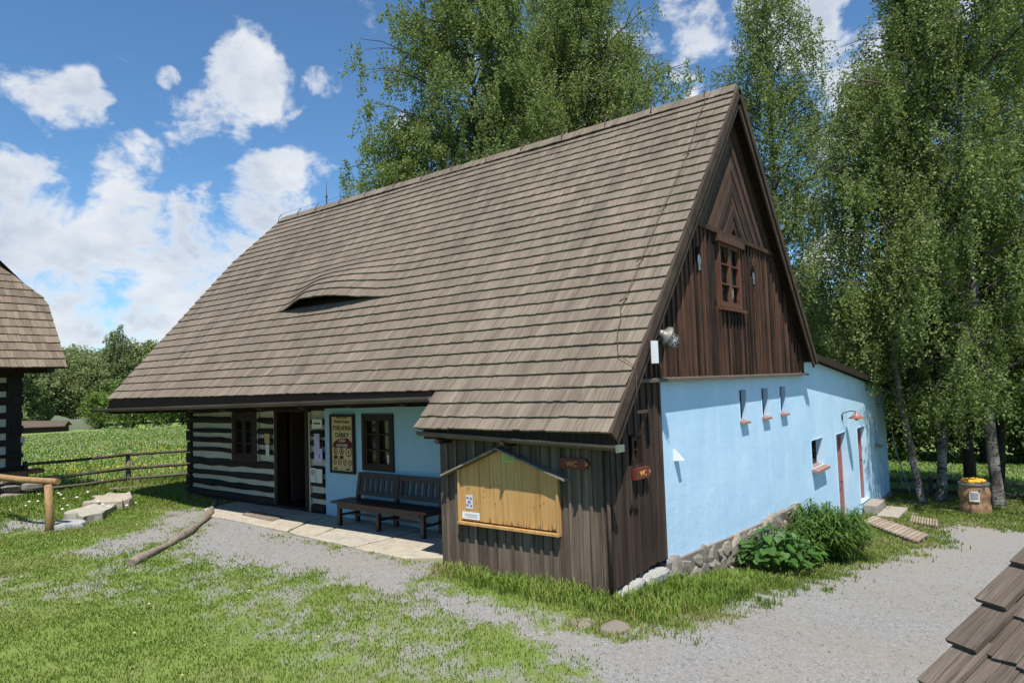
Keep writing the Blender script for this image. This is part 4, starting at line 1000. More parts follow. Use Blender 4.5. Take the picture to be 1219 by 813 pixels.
for (ya, yb) in ((yap, 2.31), (yap, .44)):
    za = zap + .012; zb2 = za + (zs - zap) * (abs(yb - yap) / (.655 if yb > yap else .80))
    mb.hexa([FS(ya, za, .028), FS(yb, zb2, .028), FS(yb, zb2 + .022, .028), FS(ya, za + .022, .028), FS(ya, za, .17), FS(yb, zb2, .17), FS(yb, zb2 + .022, .17), FS(ya, za + .022, .17)])
cp(mb, 'case_roof', M['grey_wood'])
mb = MB(); rg = random.Random(9)    # mildew creeping up from the bottom rail
for k in range(60):
    y = rg.uniform(yr + .02, yl - .35); h = abs(rg.gauss(0, .045)) + .012; w_ = rg.uniform(.004, .016)
    mb.add([FS(y, zb_ + .002, .0712), FS(y + w_, zb_ + .002, .0712), FS(y + w_ * .6, zb_ + h, .0712), FS(y + w_ * .2, zb_ + h * .8, .0712)], [(0, 1, 2, 3)], .5)
for k in range(16):
    y, z = rg.uniform(yr + .1, yl - .1), rg.uniform(.45, .95); r = rg.uniform(.006, .013)
    mb.add([FS(y + r * math.cos(a), z + 1.4 * r * math.sin(a), .0714) for a in np.arange(8) * PI / 4], [tuple(range(8))], .5)
cp(mb, 'mildew_and_knots', flat('mildew', (.25, .155, .075), .9, .1, 0, .3))
q = board_thing('label', 'lime green label under the roof peak of the notice case', 'label', FS, 1.19, 1.375, .985, 1.10, .071, .075, M['paper_green']); textlines(FS, 1.21, 1.355, (1.02, 1.045, 1.07), .077, M['ink_grey'], q)
q = board_thing('sticker', 'white sticker with violet marks low in the notice case', 'sticker', FS, 1.86, 1.97, .385, .555, .071, .074, M['paper']); mb = MB(); 
for (dy, dz, r) in ((.028, .13, .02), (.083, .135, .02), (.055, .085, .024), (.025, .04, .018), (.085, .045, .02)): mb.add([FS(1.86 + dy + r * math.cos(a), .385 + dz + r * .8 * math.sin(a), .0755) for a in np.arange(10) * PI / 5], [tuple(range(10))], .5)
mb.build('print', M['ink_violet'], q)
q = board_thing('label', 'white strip label in the bottom corner of the notice case', 'label', FS, 1.755, 2.035, .262, .345, .071, .075, M['white_plastic']); textlines(FS, 1.78, 2.0, (.285, .303, .32), .077, M['ink_grey'], q, .004)

# ---- WC arrow signs
def arrow_sign(name, label, P, a0, a1, z0, z1, d0, d1, xd, flip):
    mb = MB(); zc = (z0 + z1) / 2; L = a1 - a0
    pts = [(a0, z0), (a1 - L * .16 * (1 if not flip else 0), z0), (a1, zc), (a1 - L * .16, z1), (a0, z1)] if not flip else [(a1, z0), (a0 + L * .16, z0), (a0, zc), (a0 + L * .16, z1), (a1, z1)]
    vs = [P(a, b, d0) for a, b in pts] + [P(a, b, d1) for a, b in pts]; n = len(pts)
    mb.add(vs, [tuple(range(n))[::-1], tuple(range(n, 2 * n))] + [(i, (i + 1) % n, n + (i + 1) % n, n + i) for i in range(n)], .5)
    o = tag(mb.build(name, M['sign_red']), label, 'sign'); h = z1 - z0
    ca = a1 - L * .42 if flip else a0 + L * .45
    glyphs('WC', h * .72, P(ca, z0 + h * .24, d1 + .002), xd, UPV, M['sign_yellow'], 'lettering', o, 'CENTER', 1.0, .002)
    mb = MB(); t = h * .28; s = -1 if flip else 1; tip = (a0 + L * .05) if flip else (a1 - L * .05)
    vs = [P(tip, zc, d1 + .003), P(tip - s * t * 1.5, zc + t, d1 + .003), P(tip - s * t * .9, zc, d1 + .003), P(tip - s * t * 1.5, zc - t, d1 + .003)]
    mb.add(vs, [(0, 1, 2, 3)], .5); mb.build('arrow', M['sign_yellow'], o); return o
arrow_sign('arrow_sign', 'dark red WC arrow sign in the gutter shade beside the notice case', FS, .15, .55, .955, 1.07, .05, .08, XF, True)
arrow_sign('arrow_sign', 'bright red WC arrow sign on the dark side boards of the shed, in the sun', S0, -.88, -.50, .78, .905, .05, .10, XG, False)

# ---- lamps, aerial, sensor
lamp = thing('bulkhead_lamp', 'grey caged glass lamp leaning from the foot of the dark gable', 'lamp', (-.27, -.05, 2.40)); lamp.scale = (.74,) * 3
ax = Vector((.62, -.45, -.45)).normalized(); MX = ax.to_track_quat('Z', 'Y').to_matrix()
def lp(mb, n, m, par=None): return mb.build(n, m, par or lamp)
mb = MB(); mb.tube([(-.12, .02, -.18), (-.14, -.14, -.10), (-.13, -.24, .0), (-.07, -.29, .03)], .022, 8); lp(mb, 'arm', M['lamp_grey'])
hc = Vector((-.07, -.29, .03))
mb = MB(); mb.lathe([(0, -.14), (.05, -.13), (.07, -.08), (.08, -.03), (.17, .0), (.185, .03), (.165, .035), (.09, .04), (0, .045)], hc, 24, MX); lp(mb, 'housing', M['lamp_grey'])
mb = MB(); mb.lathe([(.085, .045), (.09, .12), (.085, .19), (.06, .235), (0, .25)], hc, 20, MX); gl = lp(mb, 'glass_globe', M['clear'])
mb = MB(); mb.lathe([(.02, .045), (.025, .10), (.04, .14), (.03, .18), (0, .19)], hc, 12, MX); lp(mb, 'bulb', M['white_plastic'])
mb = MB()
for k in range(6):
    a = PI * k / 3; mb.tube([hc + MX @ Vector((.115 * math.cos(a), .115 * math.sin(a), .03)), hc + MX @ Vector((.115 * math.cos(a), .115 * math.sin(a), .17)), hc + MX @ Vector((.07 * math.cos(a), .07 * math.sin(a), .265)), hc + MX @ Vector((0, 0, .275))], .005, 5)
for zz in (.09, .17): mb.tube([hc + MX @ Vector((.117 * math.cos(a), .117 * math.sin(a), zz)) for a in np.linspace(0, 2 * PI, 19)], .005, 5, False)
lp(mb, 'cage', M['lamp_grey'])
aer = thing('aerial', 'flat white aerial panel on a small bracket beside the caged lamp', 'aerial', (-.77, -.06, 2.22)); aer.scale = (.85, 1, .85)
mb = MB(); mb.box((-.045, -.30, -.15), (.065, -.255, .15)); mb.build('panel', M['white_plastic'], aer)
mb = MB(); mb.tube([(-.12, .02, -.12), (-.12, -.1, -.10), (-.02, -.25, -.10)], .014, 6); mb.box((-.15, -.06, -.18), (-.10, -.02, -.06)); mb.build('bracket', M['metal_dark'], aer)
mb = MB(); mb.hexa([(.34, .01, .86), (.49, .01, .865), (.44, .01, .93), (.34, .01, 1.02), (.36, -.10, .865), (.45, -.10, .87), (.42, -.07, .91), (.345, -.03, 1.01)])
tag(mb.build('wall_sensor', M['white_plastic']), 'small white wedge-shaped sensor on the blue side wall', 'sensor')
rl_ = thing('hood_lamp', 'red enamel hood lamp on a bent arm above the annex doors', 'lamp', (10.02, 0, .86)); rl_.scale = (.8,) * 3
mb = MB(); mb.tube([(-.45, .02, .02), (-.45, -.05, .12), (-.25, -.2, .17), (-.02, -.30, .14), (0, -.31, .09)], .014, 8); mb.box((-.49, -.03, -.08), (-.41, .01, .06)); mb.build('arm', M['metal_dark'], rl_)
mb = MB(); mb.lathe([(.03, .13), (.05, .10), (.06, .06), (.23, -.06), (.225, -.065), (.05, .03), (0, .05)], (0, -.31, 0), 24); mb.build('lamp_shade', M['red_enamel'], rl_)
mb = MB(); mb.lathe([(0, .0), (.05, -.02), (.06, -.07), (.04, -.12), (0, -.13)], (0, -.31, 0), 14); mb.build('bulb', M['red_enamel'], rl_)

mb = MB(); mb.tube([(15.32, -.10, .75), (15.36, -.14, .1), (15.42, -.22, -.6), (15.5, -.36, -1.2), (15.46, -.48, -1.62), (15.3, -.52, -1.66), (15.2, -.42, -1.5), (15.28, -.30, -1.3)], .018, 6)
tag(mb.build('garden_hose', M['hose']), 'thin pale green hose hanging at the far corner of the annex', 'hose')
# ---- steps and wooden gratings at the annex
def stone_block(name, label, a, b, m, cat, seed=0, rz=0.0):
    mb = MB(); mb.box(a, b); o = mb.build(name, m); bv = o.modifiers.new('edge', 'BEVEL'); bv.width = .025; bv.segments = 2
    return tag(o, label, cat)
stone_block('step', 'upper concrete step at the second annex door', (11.25, -.36, -1.75), (12.3, -.03, -1.42), M['concrete'], 'step')
stone_block('step', 'lower broad concrete step beside the wooden grating', (10.95, -.86, -1.95), (12.35, -.37, -1.60), M['concrete'], 'step')
stone_block('stone_slab', 'flat stone slab lying between the steps and the small grating', (11.35, -1.16, -1.9), (12.2, -.90, -1.69), M['concrete'], 'stone')
def grating(name, label, p0, p1, sv, n):
    p0 = (p0[0], p0[1], tz(p0[0], p0[1]) + .03); p1 = (p1[0], p1[1], tz(p1[0], p1[1]) + .03); sv = (sv[0], sv[1], tz((p0[0] + p1[0]) / 2 + sv[0], (p0[1] + p1[1]) / 2 + sv[1]) - tz((p0[0] + p1[0]) / 2, (p0[1] + p1[1]) / 2) + .01)
    a, b = Vector(p0), Vector(p1); d = (b - a).normalized(); sv = Vector(sv); width = sv.length; s = sv.normalized()
    o = thing(name, label, 'grating', p0, 0)
    L = (b - a).length; mb = MB()
    for k in range(n):
        q = d * (L * (k + .5) / n); mb.bar(q + Vector((0, 0, .05)), q + s * width + Vector((0, 0, .05)), L / n * .46, .028)
    mb.build('slats', M['slat'], o); mb = MB()
    for f in (.06, .5, .94): q = s * width * f; mb.bar(q, q + d * L, .05, .065)
    mb.build('bearers', M['grey_wood'], o)
grating('wooden_grating', 'long slatted wooden grating running from the steps towards the gravel', (10.65, -.38, -1.60), (8.35, -1.78, -1.47), (-1.05, .05, .10), 14)
grating('wooden_grating', 'short slatted wooden grating on the grass behind the long one', (11.25, -1.08, -1.66), (10.8, -1.68, -1.62), (-.95, -.10, .08), 10)

# ---- barrel bin
bx_, by_ = 13.15, -2.25; bz = tz(bx_, by_) - .03
bar = thing('barrel', 'bark-clad round barrel bin with a grey rim beside the birch trunks', 'barrel', (bx_, by_, bz)); bar.scale = (.72,) * 3
mb = MB(); pr = [(.0, 0), (.47, .0)] + [(.47 + .02 * math.sin(i * 1.3), .1 + i * .1) for i in range(10)] + [(.45, 1.07)]; mb.lathe(pr, (0, 0, 0), 28); mb.build('body', M['barrel'], bar)
mb = MB(); mb.lathe([(.44, 1.05), (.485, 1.05), (.485, 1.11), (.44, 1.115), (.0, 1.09)], (0, 0, 0), 28, smooth=False); mb.build('rim', M['zinc'], bar)
dirc = Vector((-7.9 - bx_, -3.8 - by_, 0)).normalized(); tn = Vector((-dirc.y, dirc.x, 0))
mb = MB(); vs = []
for k in range(5):
    f = (k / 4 - .5) * .62; p = (dirc * math.cos(f) + tn * math.sin(f)) * .497
    vs += [(p.x, p.y, .50), (p.x, p.y, .86)]
mb.add(vs, [(2 * k, 2 * k + 2, 2 * k + 3, 2 * k + 1) for k in range(4)], .5); o = tag(mb.build('notice', M['paper']), 'white printed notice fixed to the round barrel', 'notice'); o.location = (bx_, by_, bz); o.scale = (.72,) * 3
mb = MB()
for z in (.58, .63, .68, .73, .78):
    vs = []
    for k in range(5):
        f = (k / 4 - .5) * .48; p = (dirc * math.cos(f) + tn * math.sin(f)) * .502; vs += [(p.x, p.y, z), (p.x, p.y, z + .025)]
    mb.add(vs, [(2 * k, 2 * k + 2, 2 * k + 3, 2 * k + 1) for k in range(4)], .5)
mb.build('print', M['ink_grey'], o)
mb = MB(); rr = random.Random(3); n = 20; vs = []
for (r, z) in ((.12, .0), (.30, .02), (.33, .07), (.27, .115), (.2, .06), (.0, .03)):
    for k in range(n): a = 2 * PI * k / n; q = 1 + .12 * math.sin(5 * a + z * 20) + rr.uniform(-.05, .05); vs.append((r * q * math.cos(a), r * q * math.sin(a), z + rr.uniform(-.012, .012)))
mb.add(vs, [(i * n + k, i * n + (k + 1) % n, (i + 1) * n + (k + 1) % n, (i + 1) * n + k) for i in range(5) for k in range(n)], .5, 0, True)
o = tag(mb.build('plastic_bag', M['bag_yellow']), 'crumpled bright yellow plastic bag lining the top of the barrel', 'bag'); o.location = (bx_ - .05, by_ + .0, bz + .79); o.scale = (.8, .8, .9)

# ---- log edging, rock slabs, stray stone
mb = MB(); L = [(-3.62, 6.17), (-3.28, 6.44), (-2.81, 6.82), (-2.17, 7.44), (-1.6, 8.1), (-1.2, 8.62), (-.75, 9.3), (-.44, 9.72)]; ps = []
for i in range(len(L) - 1):
    for k in range(3):
        f = k / 3; x = L[i][0] + (L[i + 1][0] - L[i][0]) * f; y = L[i][1] + (L[i + 1][1] - L[i][1]) * f; ps.append((x + random.uniform(-.012, .012), y, tz(x, y) + .035 + random.uniform(-.008, .008)))
ps.append((L[-1][0], L[-1][1], tz(*L[-1]) + .06)); mb.tube(ps, [.065 + .018 * math.sin(i * .9) + random.uniform(-.008, .008) for i in range(len(ps))], 10)
tag(mb.build('log_edging', M['grey_wood']), 'long crooked grey log edging the gravel in front of the house', 'log')
ROCK = [([(-3.0, 10.7), (-3.3, 9.92), (-2.88, 9.80), (-2.72, 10.2)], -.32, 'white_stone', 'white flat rock at the foot of the near rail post'),
        ([(-2.75, 10.95), (-2.70, 10.15), (-2.3, 10.3), (-1.85, 11.0), (-2.2, 11.5)], -.24, 'pale_stone', 'pale flat rock in the middle of the rock kerb'),
        ([(-2.18, 11.55), (-1.80, 11.0), (-1.48, 11.15), (-1.08, 12.1), (-1.5, 12.4)], -.19, 'pale_stone', 'higher pale flat rock at the far end of the rock kerb'),
        ([(-1.45, 13.1), (-1.5, 12.6), (-1.1, 12.5), (-.95, 13.0)], -.30, 'concrete', 'small grey rock behind the rock kerb')]
for i, (p, zt, m, l) in enumerate(ROCK): slab(p, -.7, zt, M[m], 'flat_rock', l, 'rock', 'rocks of the low kerb', seed=70 + i)
mb = MB(); blob(mb, (-2.12, -.46, tz(-2.1, -.4) + .0), .19, .13, .065, seed=501, r=.05, sq=.8); tag(mb.build('rock', M['rubble']), 'brownish rock at the grass edge below the shed corner', 'rock')
mb = MB(); blob(mb, (-2.2, -.12, tz(-2.3, -.1) - .015), .2, .15, .05, seed=507, r=.3, sq=.8); tag(mb.build('rock', M['rubble']), 'flat grey rock half buried left of the brownish one', 'rock')

# ---- near rail (left) and fences
rail = thing('rail_fence', 'light peeled pole rail on one post at the left edge', 'fence', (-3.31, 10.05, -.42))
mb = MB(); mb.tube([(0, 0, -.2), (.01, 0, .3), (-.02, .0, .83)], [.068, .062, .06], 10); mb.build('post', M['post'], rail)
mb = MB(); mb.tube([(.10, -.10, .875), (-.15, .95, .88), (-.28, 2.3, .89), (-.5, 4.0, .88)], [.055, .058, .06, .06], 10); mb.build('rail', M['post'], rail)
mb = MB(); mb.tube([(-.3, 2.6, -.25), (-.3, 2.6, .83)], [.068, .06], 10); mb.build('post', M['post'], rail)
fen = thing('rail_fence', 'dark three-rail fence between the log hut and the cottage', 'fence', (-.03, 14.7, -.45))
def rails(par, pts, zs, rr_, m=M['fence']):
    for z in zs:
        for a, b in zip(pts, pts[1:]):
            mb = MB(); mb.tube([(a[0], a[1], z + a[2]), ((a[0] + b[0]) / 2, (a[1] + b[1]) / 2, z + (a[2] + b[2]) / 2 - .015), (b[0], b[1], z + b[2])], [rr_, rr_ * .9, rr_ * .95], 8); mb.build('rail', m, par)
rails(fen, [(-2.25, .05, .0), (0, -.05, 0), (2.4, -.9, 0)], (.87, .52, .27), .037)
for x, y in ((0, .02), (2.4, -.85), (-2.2, .1)):
    mb = MB(); mb.tube([(x, y, -.25), (x + .02, y, .5), (x, y, .93)], [.065, .06, .055], 8); mb.build('post', M['fence'] if x else M['grey_wood'], fen)
for i, (p, q) in enumerate((((-.75, 14.0, -.31), (.55, 13.7, -.36)),)):
    mb = MB(); mb.tube([p, q], .04, 8); tag(mb.build('loose_pole', M['grey_wood']), 'grey pole lying loose in the grass below the dark rail fence', 'pole')
fr_ = thing('rail_fence', 'low dark rail fence behind the birch trunks at the field edge', 'fence', (15.8, -1.0, tz(15.8, -1)))
P_ = [(-.35, 1.9, 0), (0.0, 0, 0), (.5, -2.4, -.05), (1.2, -5.5, -.1)]
rails(fr_, P_, (.50, .20), .06)
for x, y, z in P_:
    mb = MB(); mb.tube([(x, y, z - .3), (x, y, z + .62)], .06, 8); mb.build('post', M['fence'], fr_)

# ---- neighbour log hut at the left edge
hut = thing('log_hut', 'dark log hut with white chinking and pale shingle roof at the left edge', 'house', (-2.3, 14.7, -.45))
def hp_(mb, n, m, par=None):
    o = mb.build(n, m, par or hut)
    if par is None: o.location = (2.3, -14.7, .45)
    return o
mb = MB(); mb.box((-8.2, 14.74, .35), (-2.45, 15.0, 2.6)); hp_(mb, 'chinking', M['white'])
ST = [(.30, .40), (.604, .679), (.86, .998), (1.13, 1.30), (1.44, 1.791), (1.93, 2.094), (2.26, 2.397), (2.50, 2.72)]
ST = [(.28, .41), (.60, .69), (.87, 1.02), (1.16, 1.31), (1.47, 1.62), (1.79, 1.98), (2.10, 2.30), (2.41, 2.75)]
mb = MB()
for k, (z0, z1) in enumerate(ST):
    n = 12; vs = []; z0 -= .01
    for i in range(n + 1):
        x = -8.2 + (-2.33 + 8.2) * i / n; j = .02 * (float(noise2(x * 2, k, 4)) - .5)
        vs += [(x, 14.76, z0 + j), (x, 14.69, z0 + .03 + j), (x, 14.68, (z0 + z1) / 2), (x, 14.69, z1 - .03 + j), (x, 14.76, z1 + j)]
    mb.add(vs, [(i * 5 + q, i * 5 + 5 + q, i * 5 + 6 + q, i * 5 + q + 1) for i in range(n) for q in range(4)])
    mb.box((-2.56, 14.66 - (.05 if k % 2 else 0), z0), (-2.32, 14.9, z1)); mb.box((-2.60, 14.80, z0 + .1), (-2.32, 19, z1 + .1))
mb.box((-2.62, 14.665, .3), (-2.34, 14.79, 2.7))
hp_(mb, 'log_wall', M['log'])
mb = MB(); mb.hexa([(-2.36, 14.66, .92), (-2.325, 14.66, .92), (-2.325, 14.66, 1.06), (-2.36, 14.66, 1.06), (-2.36, 14.655, .92), (-2.28, 14.655, .92), (-2.28, 14.655, 1.06), (-2.36, 14.655, 1.06)]); hp_(mb, 'log_end', M['white'])
mb = MB(); mb.box((-8.2, 14.62, .20), (-1.9, 14.95, .30)); hp_(mb, 'sill_beam', M['beam'])
mb = MB(); sd = 900
for r in range(4):
    x = -8
    while x < -2.3:
        w_ = random.uniform(.25, .5); sd += 1; blob(mb, (x + w_ / 2, 14.75, .10 - r * .19), w_ * .52, .12, .11, seed=sd); x += w_ * .95
hp_(mb, 'stone_base', M['rubble'])
mb = MB(); mb.box((-8.2, 14.8, -.7), (-2.4, 19, .25)); hp_(mb, 'foundation', M['mortar'])
HA = math.atan2(1.68, 1.3); hca, hsa = math.cos(HA), math.sin(HA)
# written in the hut's own frame: along X, slope rising towards +Y
def pos_hut(x, s, h): return (x, 13.88 + (3.9 - s) * hca - h * hsa + .0, 2.60 + (3.9 - s) * hsa + h * hca)
def xl(s): return (-8.4, -1.70 if s > 1.75 else -1.73 - (1.75 - s) * .75)
mb = MB(); shingle_field(mb, pos_hut, [.30 + .24 * k for k in range(16)], (.3,), xl, wid=(.09, .15), seed=8, th=.026)
hr = hp_(mb, 'roof', mat('hut_shingle', lambda t: None)); hr.data.materials[0] = wood('hut_weathered_shingle', (.13, .10, .072), (.285, .225, .165), grain=(24, 1.2, 1.2), gscale=3.0, rough=.85, bump=.5, rndw=.6, third=(.09, .068, .05))
mb = MB()
for (s0, s1) in ((0.1, 1.75), (1.75, 3.88)):
    mb.hexa([pos_hut(-8.4, s0, -.06), pos_hut(xl(s0)[1] - .02, s0, -.06), pos_hut(xl(s0)[1] - .02, s0, -.006), pos_hut(-8.4, s0, -.006), pos_hut(-8.4, s1, -.06), pos_hut(xl(s1 - .01)[1] - .02, s1, -.06), pos_hut(xl(s1 - .01)[1] - .02, s1, -.006), pos_hut(-8.4, s1, -.006)])
# hip end and the far slope, closed
mb.add([(-1.72, 15.30, 4.25), (-2.65, 16.45, 5.73), (-1.72, 17.6, 4.25)], [(0, 1, 2)], .4)
mb.add([(-2.65, 16.45, 5.73), (-8.4, 16.45, 5.73), (-8.4, 19.0, 2.6), (-1.7, 19.0, 2.6), (-1.72, 17.6, 4.25)], [(0, 1, 2, 3, 4)], .4)
mb.add([(-2.4, 14.8, 2.6), (-2.4, 18.6, 2.6), (-2.2, 17.0, 5.0), (-2.2, 15.7, 4.6)], [(0, 1, 2, 3)], .4)
hp_(mb, 'roof_boarding', M['beam'])
mb = MB()
for k in range(6): mb.box((-2.05 - k * 1.15, 13.95, 2.50), (-1.93 - k * 1.15, 14.9, 2.62))
mb.box((-8.3, 14.5, 2.50), (-1.8, 14.66, 2.66)); hp_(mb, 'eave_beams', M['beam'])

# ---- near shingled roof at the lower right corner
E_ = Vector((.578, .816, 0)); R0 = Vector((.816, -.578, 0)); AA = math.radians(37); RS = R0 * math.cos(AA) + Vector((0, 0, math.sin(AA))); NN = -R0 * math.sin(AA) + Vector((0, 0, math.cos(AA)))
O_ = Vector((-4.82, -3.40, .71)); SLEN = 1.96
well = thing('shingled_shelter', 'low shelter with a coarse weathered shingle roof at the lower right corner', 'shelter', (O_.x, O_.y, tz(O_.x, O_.y)))
well.rotation_euler = (0, 0, math.atan2(E_.y, E_.x) - PI / 2)          # local Y runs along the eave
inv = well.matrix_basis.inverted()
def loc_(v): return inv @ v
def pos_near(y, s, h): return loc_(O_ - E_ * y + RS * (SLEN - s) + NN * h)
mb = MB(); nb_ = [.20 + .222 * k for k in range(8)] + [1.96]
def ylim_near(s): return (.0 + .03 * math.sin(s * 40), 2.6)
shingle_field(mb, pos_near, nb_, (.2,), ylim_near, wid=(.065, .115), seed=17, th=.017, slip=.013, tilt=.016)
nr = mb.build('roof', M['shingle_near'], well)
mb = MB(); rr = random.Random(5)     # verge boards lapped course by course
for k, sb in enumerate(nb_):
    e = .26; s0, s1 = sb - e, sb + .015; j = rr.uniform(-.012, .012)
    mb.hexa([pos_near(-.035 + j, s0, .012), pos_near(.085 + j, s0, .012), pos_near(.085 + j, s0, .03), pos_near(-.035 + j, s0, .03), pos_near(-.05 + j, s1, .038), pos_near(.075 + j, s1, .038), pos_near(.075 + j, s1, .058), pos_near(-.05 + j, s1, .058)])
mb.build('verge_shingles', M['shingle_near'], nr)
mb = MB(); mb.hexa([pos_near(.03, 0, -.05), pos_near(2.6, 0, -.05), pos_near(2.6, 0, -.004), pos_near(.03, 0, -.004), pos_near(.03, 1.93, -.05), pos_near(2.6, 1.93, -.05), pos_near(2.6, 1.93, -.004), pos_near(.03, 1.93, -.004)]); mb.build('roof_boarding', M['beam'], nr)
mb = MB()
def pos_far(y, s, h): return loc_(O_ - E_ * y + RS * SLEN + R0 * math.cos(AA) * s - Vector((0, 0, math.sin(AA))) * s + (R0 * math.sin(AA) + Vector((0, 0, math.cos(AA)))) * h)
shingle_field(mb, pos_far, [.2 + .222 * k for k in range(9)], (.2,), lambda s: (0, 2.6), wid=(.09, .14), seed=18); mb.build('roof', M['shingle_near'], well)
mb = MB(); g0 = -.2; w0 = .30
def wl(y, r, z): return loc_(O_ - E_ * y + R0 * r + Vector((0, 0, z - O_.z)))
Wd = SLEN * math.cos(AA) * 2
for (y, ) in ((.3,), (2.4,)):
    mb.add([wl(y, w0, -.9), wl(y, Wd - w0, -.9), wl(y, Wd - w0, .95), wl(y, Wd / 2, O_.z + SLEN * math.sin(AA) - .1), wl(y, w0, .95)], [(0, 1, 2, 3, 4)])
mb.add([wl(.3, w0, -.9), wl(2.4, w0, -.9), wl(2.4, w0, .95), wl(.3, w0, .95)], [(0, 1, 2, 3)]); mb.add([wl(.3, Wd - w0, -.9), wl(2.4, Wd - w0, -.9), wl(2.4, Wd - w0, .95), wl(.3, Wd - w0, .95)], [(0, 1, 2, 3)])
mb.build('wall', M['shed_dark'], well)

# ---- things far across the meadow on the left
def at(px, dist):     # a bearing from the camera (column of the picture) and a distance
    d = FW + RT * ((px - 609.5) / 814.45); d = d / math.hypot(d[0], d[1]); return CAM[0] + d[0] * dist, CAM[1] + d[1] * dist
def shed_far(px, dist, w_, h, dp, mroof, mwall, name, label, cat, tilt=0.0):
    x, y = at(px, dist); z = tz(x, y); o = thing(name, label, cat, (x, y, z), math.radians(-30 + tilt))
    if mwall:
        mb = MB(); mb.box((-w_ / 2, -dp / 2, -.3), (w_ / 2, dp / 2, h * .55)); mb.build('wall', mwall, o)
        mb = MB(); e = .25
        for sg in (-1, 1): mb.hexa([(-w_ / 2 - e, sg * (dp / 2 + e), h * .5), (w_ / 2 + e, sg * (dp / 2 + e), h * .45), (w_ / 2 + e, sg * (dp / 2 + e), h * .45 + .08), (-w_ / 2 - e, sg * (dp / 2 + e), h * .5 + .08), (-w_ / 2 - e, 0, h), (w_ / 2 + e, 0, h * .8), (w_ / 2 + e, 0, h * .8 + .08), (-w_ / 2 - e, 0, h + .08)])
        mb.build('roof', mroof, o)
    return o
shed_far(46, 88, 5.0, 1.3, 3, M['tile_red'], M['beam'], 'low_shed', 'low shed with sagging brown roof far across the meadow', 'shed')
x, y = at(89, 92); z = tz(x, y); n = 14; rr = random.Random(2)
mb = MB(); vs = []
for i in range(n + 1):
    f = i / n
    for j in range(7):
        g = j / 6; top = 1.35 * (math.sin(PI * min(max(g * 1.0, .0), 1)) ** .45) * (.85 + .15 * math.sin(f * 9)) * min(1, min(f, 1 - f) * 9 + .15)
        vs.append(((f - .5) * 5.2, (g - .5) * 2.4, top + rr.uniform(-.04, .04) - .1))
mb.add(vs, [(i * 7 + j, i * 7 + 7 + j, i * 7 + 8 + j, i * 7 + j + 1) for i in range(n) for j in range(6)], .5, 0, True)
o = tag(mb.build('covered_stack', M['tarp_green']), 'long stack under a grey-green tarpaulin across the meadow', 'stack'); o.location = (x, y, z); o.rotation_euler = (0, 0, math.radians(-28)); o.scale = (1.0, 1.0, 1.35)
x, y = at(106, 96); o = thing('handcart', 'blue-covered cart with a slanting pole across the meadow', 'cart', (x, y, tz(x, y)), math.radians(-28)); o.scale = (1.15,) * 3
mb = MB(); mb.hexa([(-1.3, -.6, .35), (1.3, -.6, .35), (1.3, .6, .35), (-1.3, .6, .35), (-1.15, -.45, 1.0), (1.15, -.45, 1.15), (1.15, .45, 1.15), (-1.15, .45, 1.0)]); mb.build('cover', M['tarp_blue'], o)
for sx in (-.8, .8):
    mb = MB(); mb.lathe([(0, -.62), (.35, -.62), (.35, -.54), (0, -.54)], (sx, 0, .32), 14, Matrix.Rotation(PI / 2, 3, 'X') if False else Matrix(((1, 0, 0), (0, 0, 1), (0, 1, 0)))); mb.build('wheel', M['black'], o)
mb = MB(); mb.tube([(-1.6, -.8, .1), (.7, -.7, 2.1)], .07, 6); mb.build('pole', M['slat'], o)
mb = MB(); mb.box((-.2, -.7, 1.55), (2.6, -.55, 1.68)); mb.build('rail', M['grey_wood'], o)

# ------------------------------------------------------------------ foliage
def leaf_quads(P, size, rng, hang=0.0, asp=.62):
    """one pointed leaf (4 corners) at each point; returns V, F"""
    n = len(P)
    d = rng.normal(size=(n, 3)); d[:, 2] -= hang; d /= np.linalg.norm(d, axis=1)[:, None]
    u = rng.normal(size=(n, 3)); u -= d * (u * d).sum(1)[:, None]; u /= np.linalg.norm(u, axis=1)[:, None]
    s = size * rng.uniform(.7, 1.25, n)[:, None]
    V = np.stack([P, P + d * s * .45 + u * s * asp * .5, P + d * s, P + d * s * .45 - u * s * asp * .5], 1).reshape(-1, 3)
    return V, np.arange(4 * n).reshape(n, 4)
def limb(mb, a, d, L, r, rng, n=6, droop=0.0, rise=0.0, jit=.06, seg=6):
    pts = [np.array(a, float)]; d = np.array(d, float); d /= np.linalg.norm(d)
    for i in range(n):
        d = d + rng.normal(size=3) * jit + np.array([0, 0, rise - droop * (i / n) ** 1.3]); d /= np.linalg.norm(d); pts.append(pts[-1] + d * L / n)
    rad = [max(r * (1 - .85 * i / n), .006) for i in range(n + 1)]
    mb.tube(pts, rad, seg, False)
    return pts
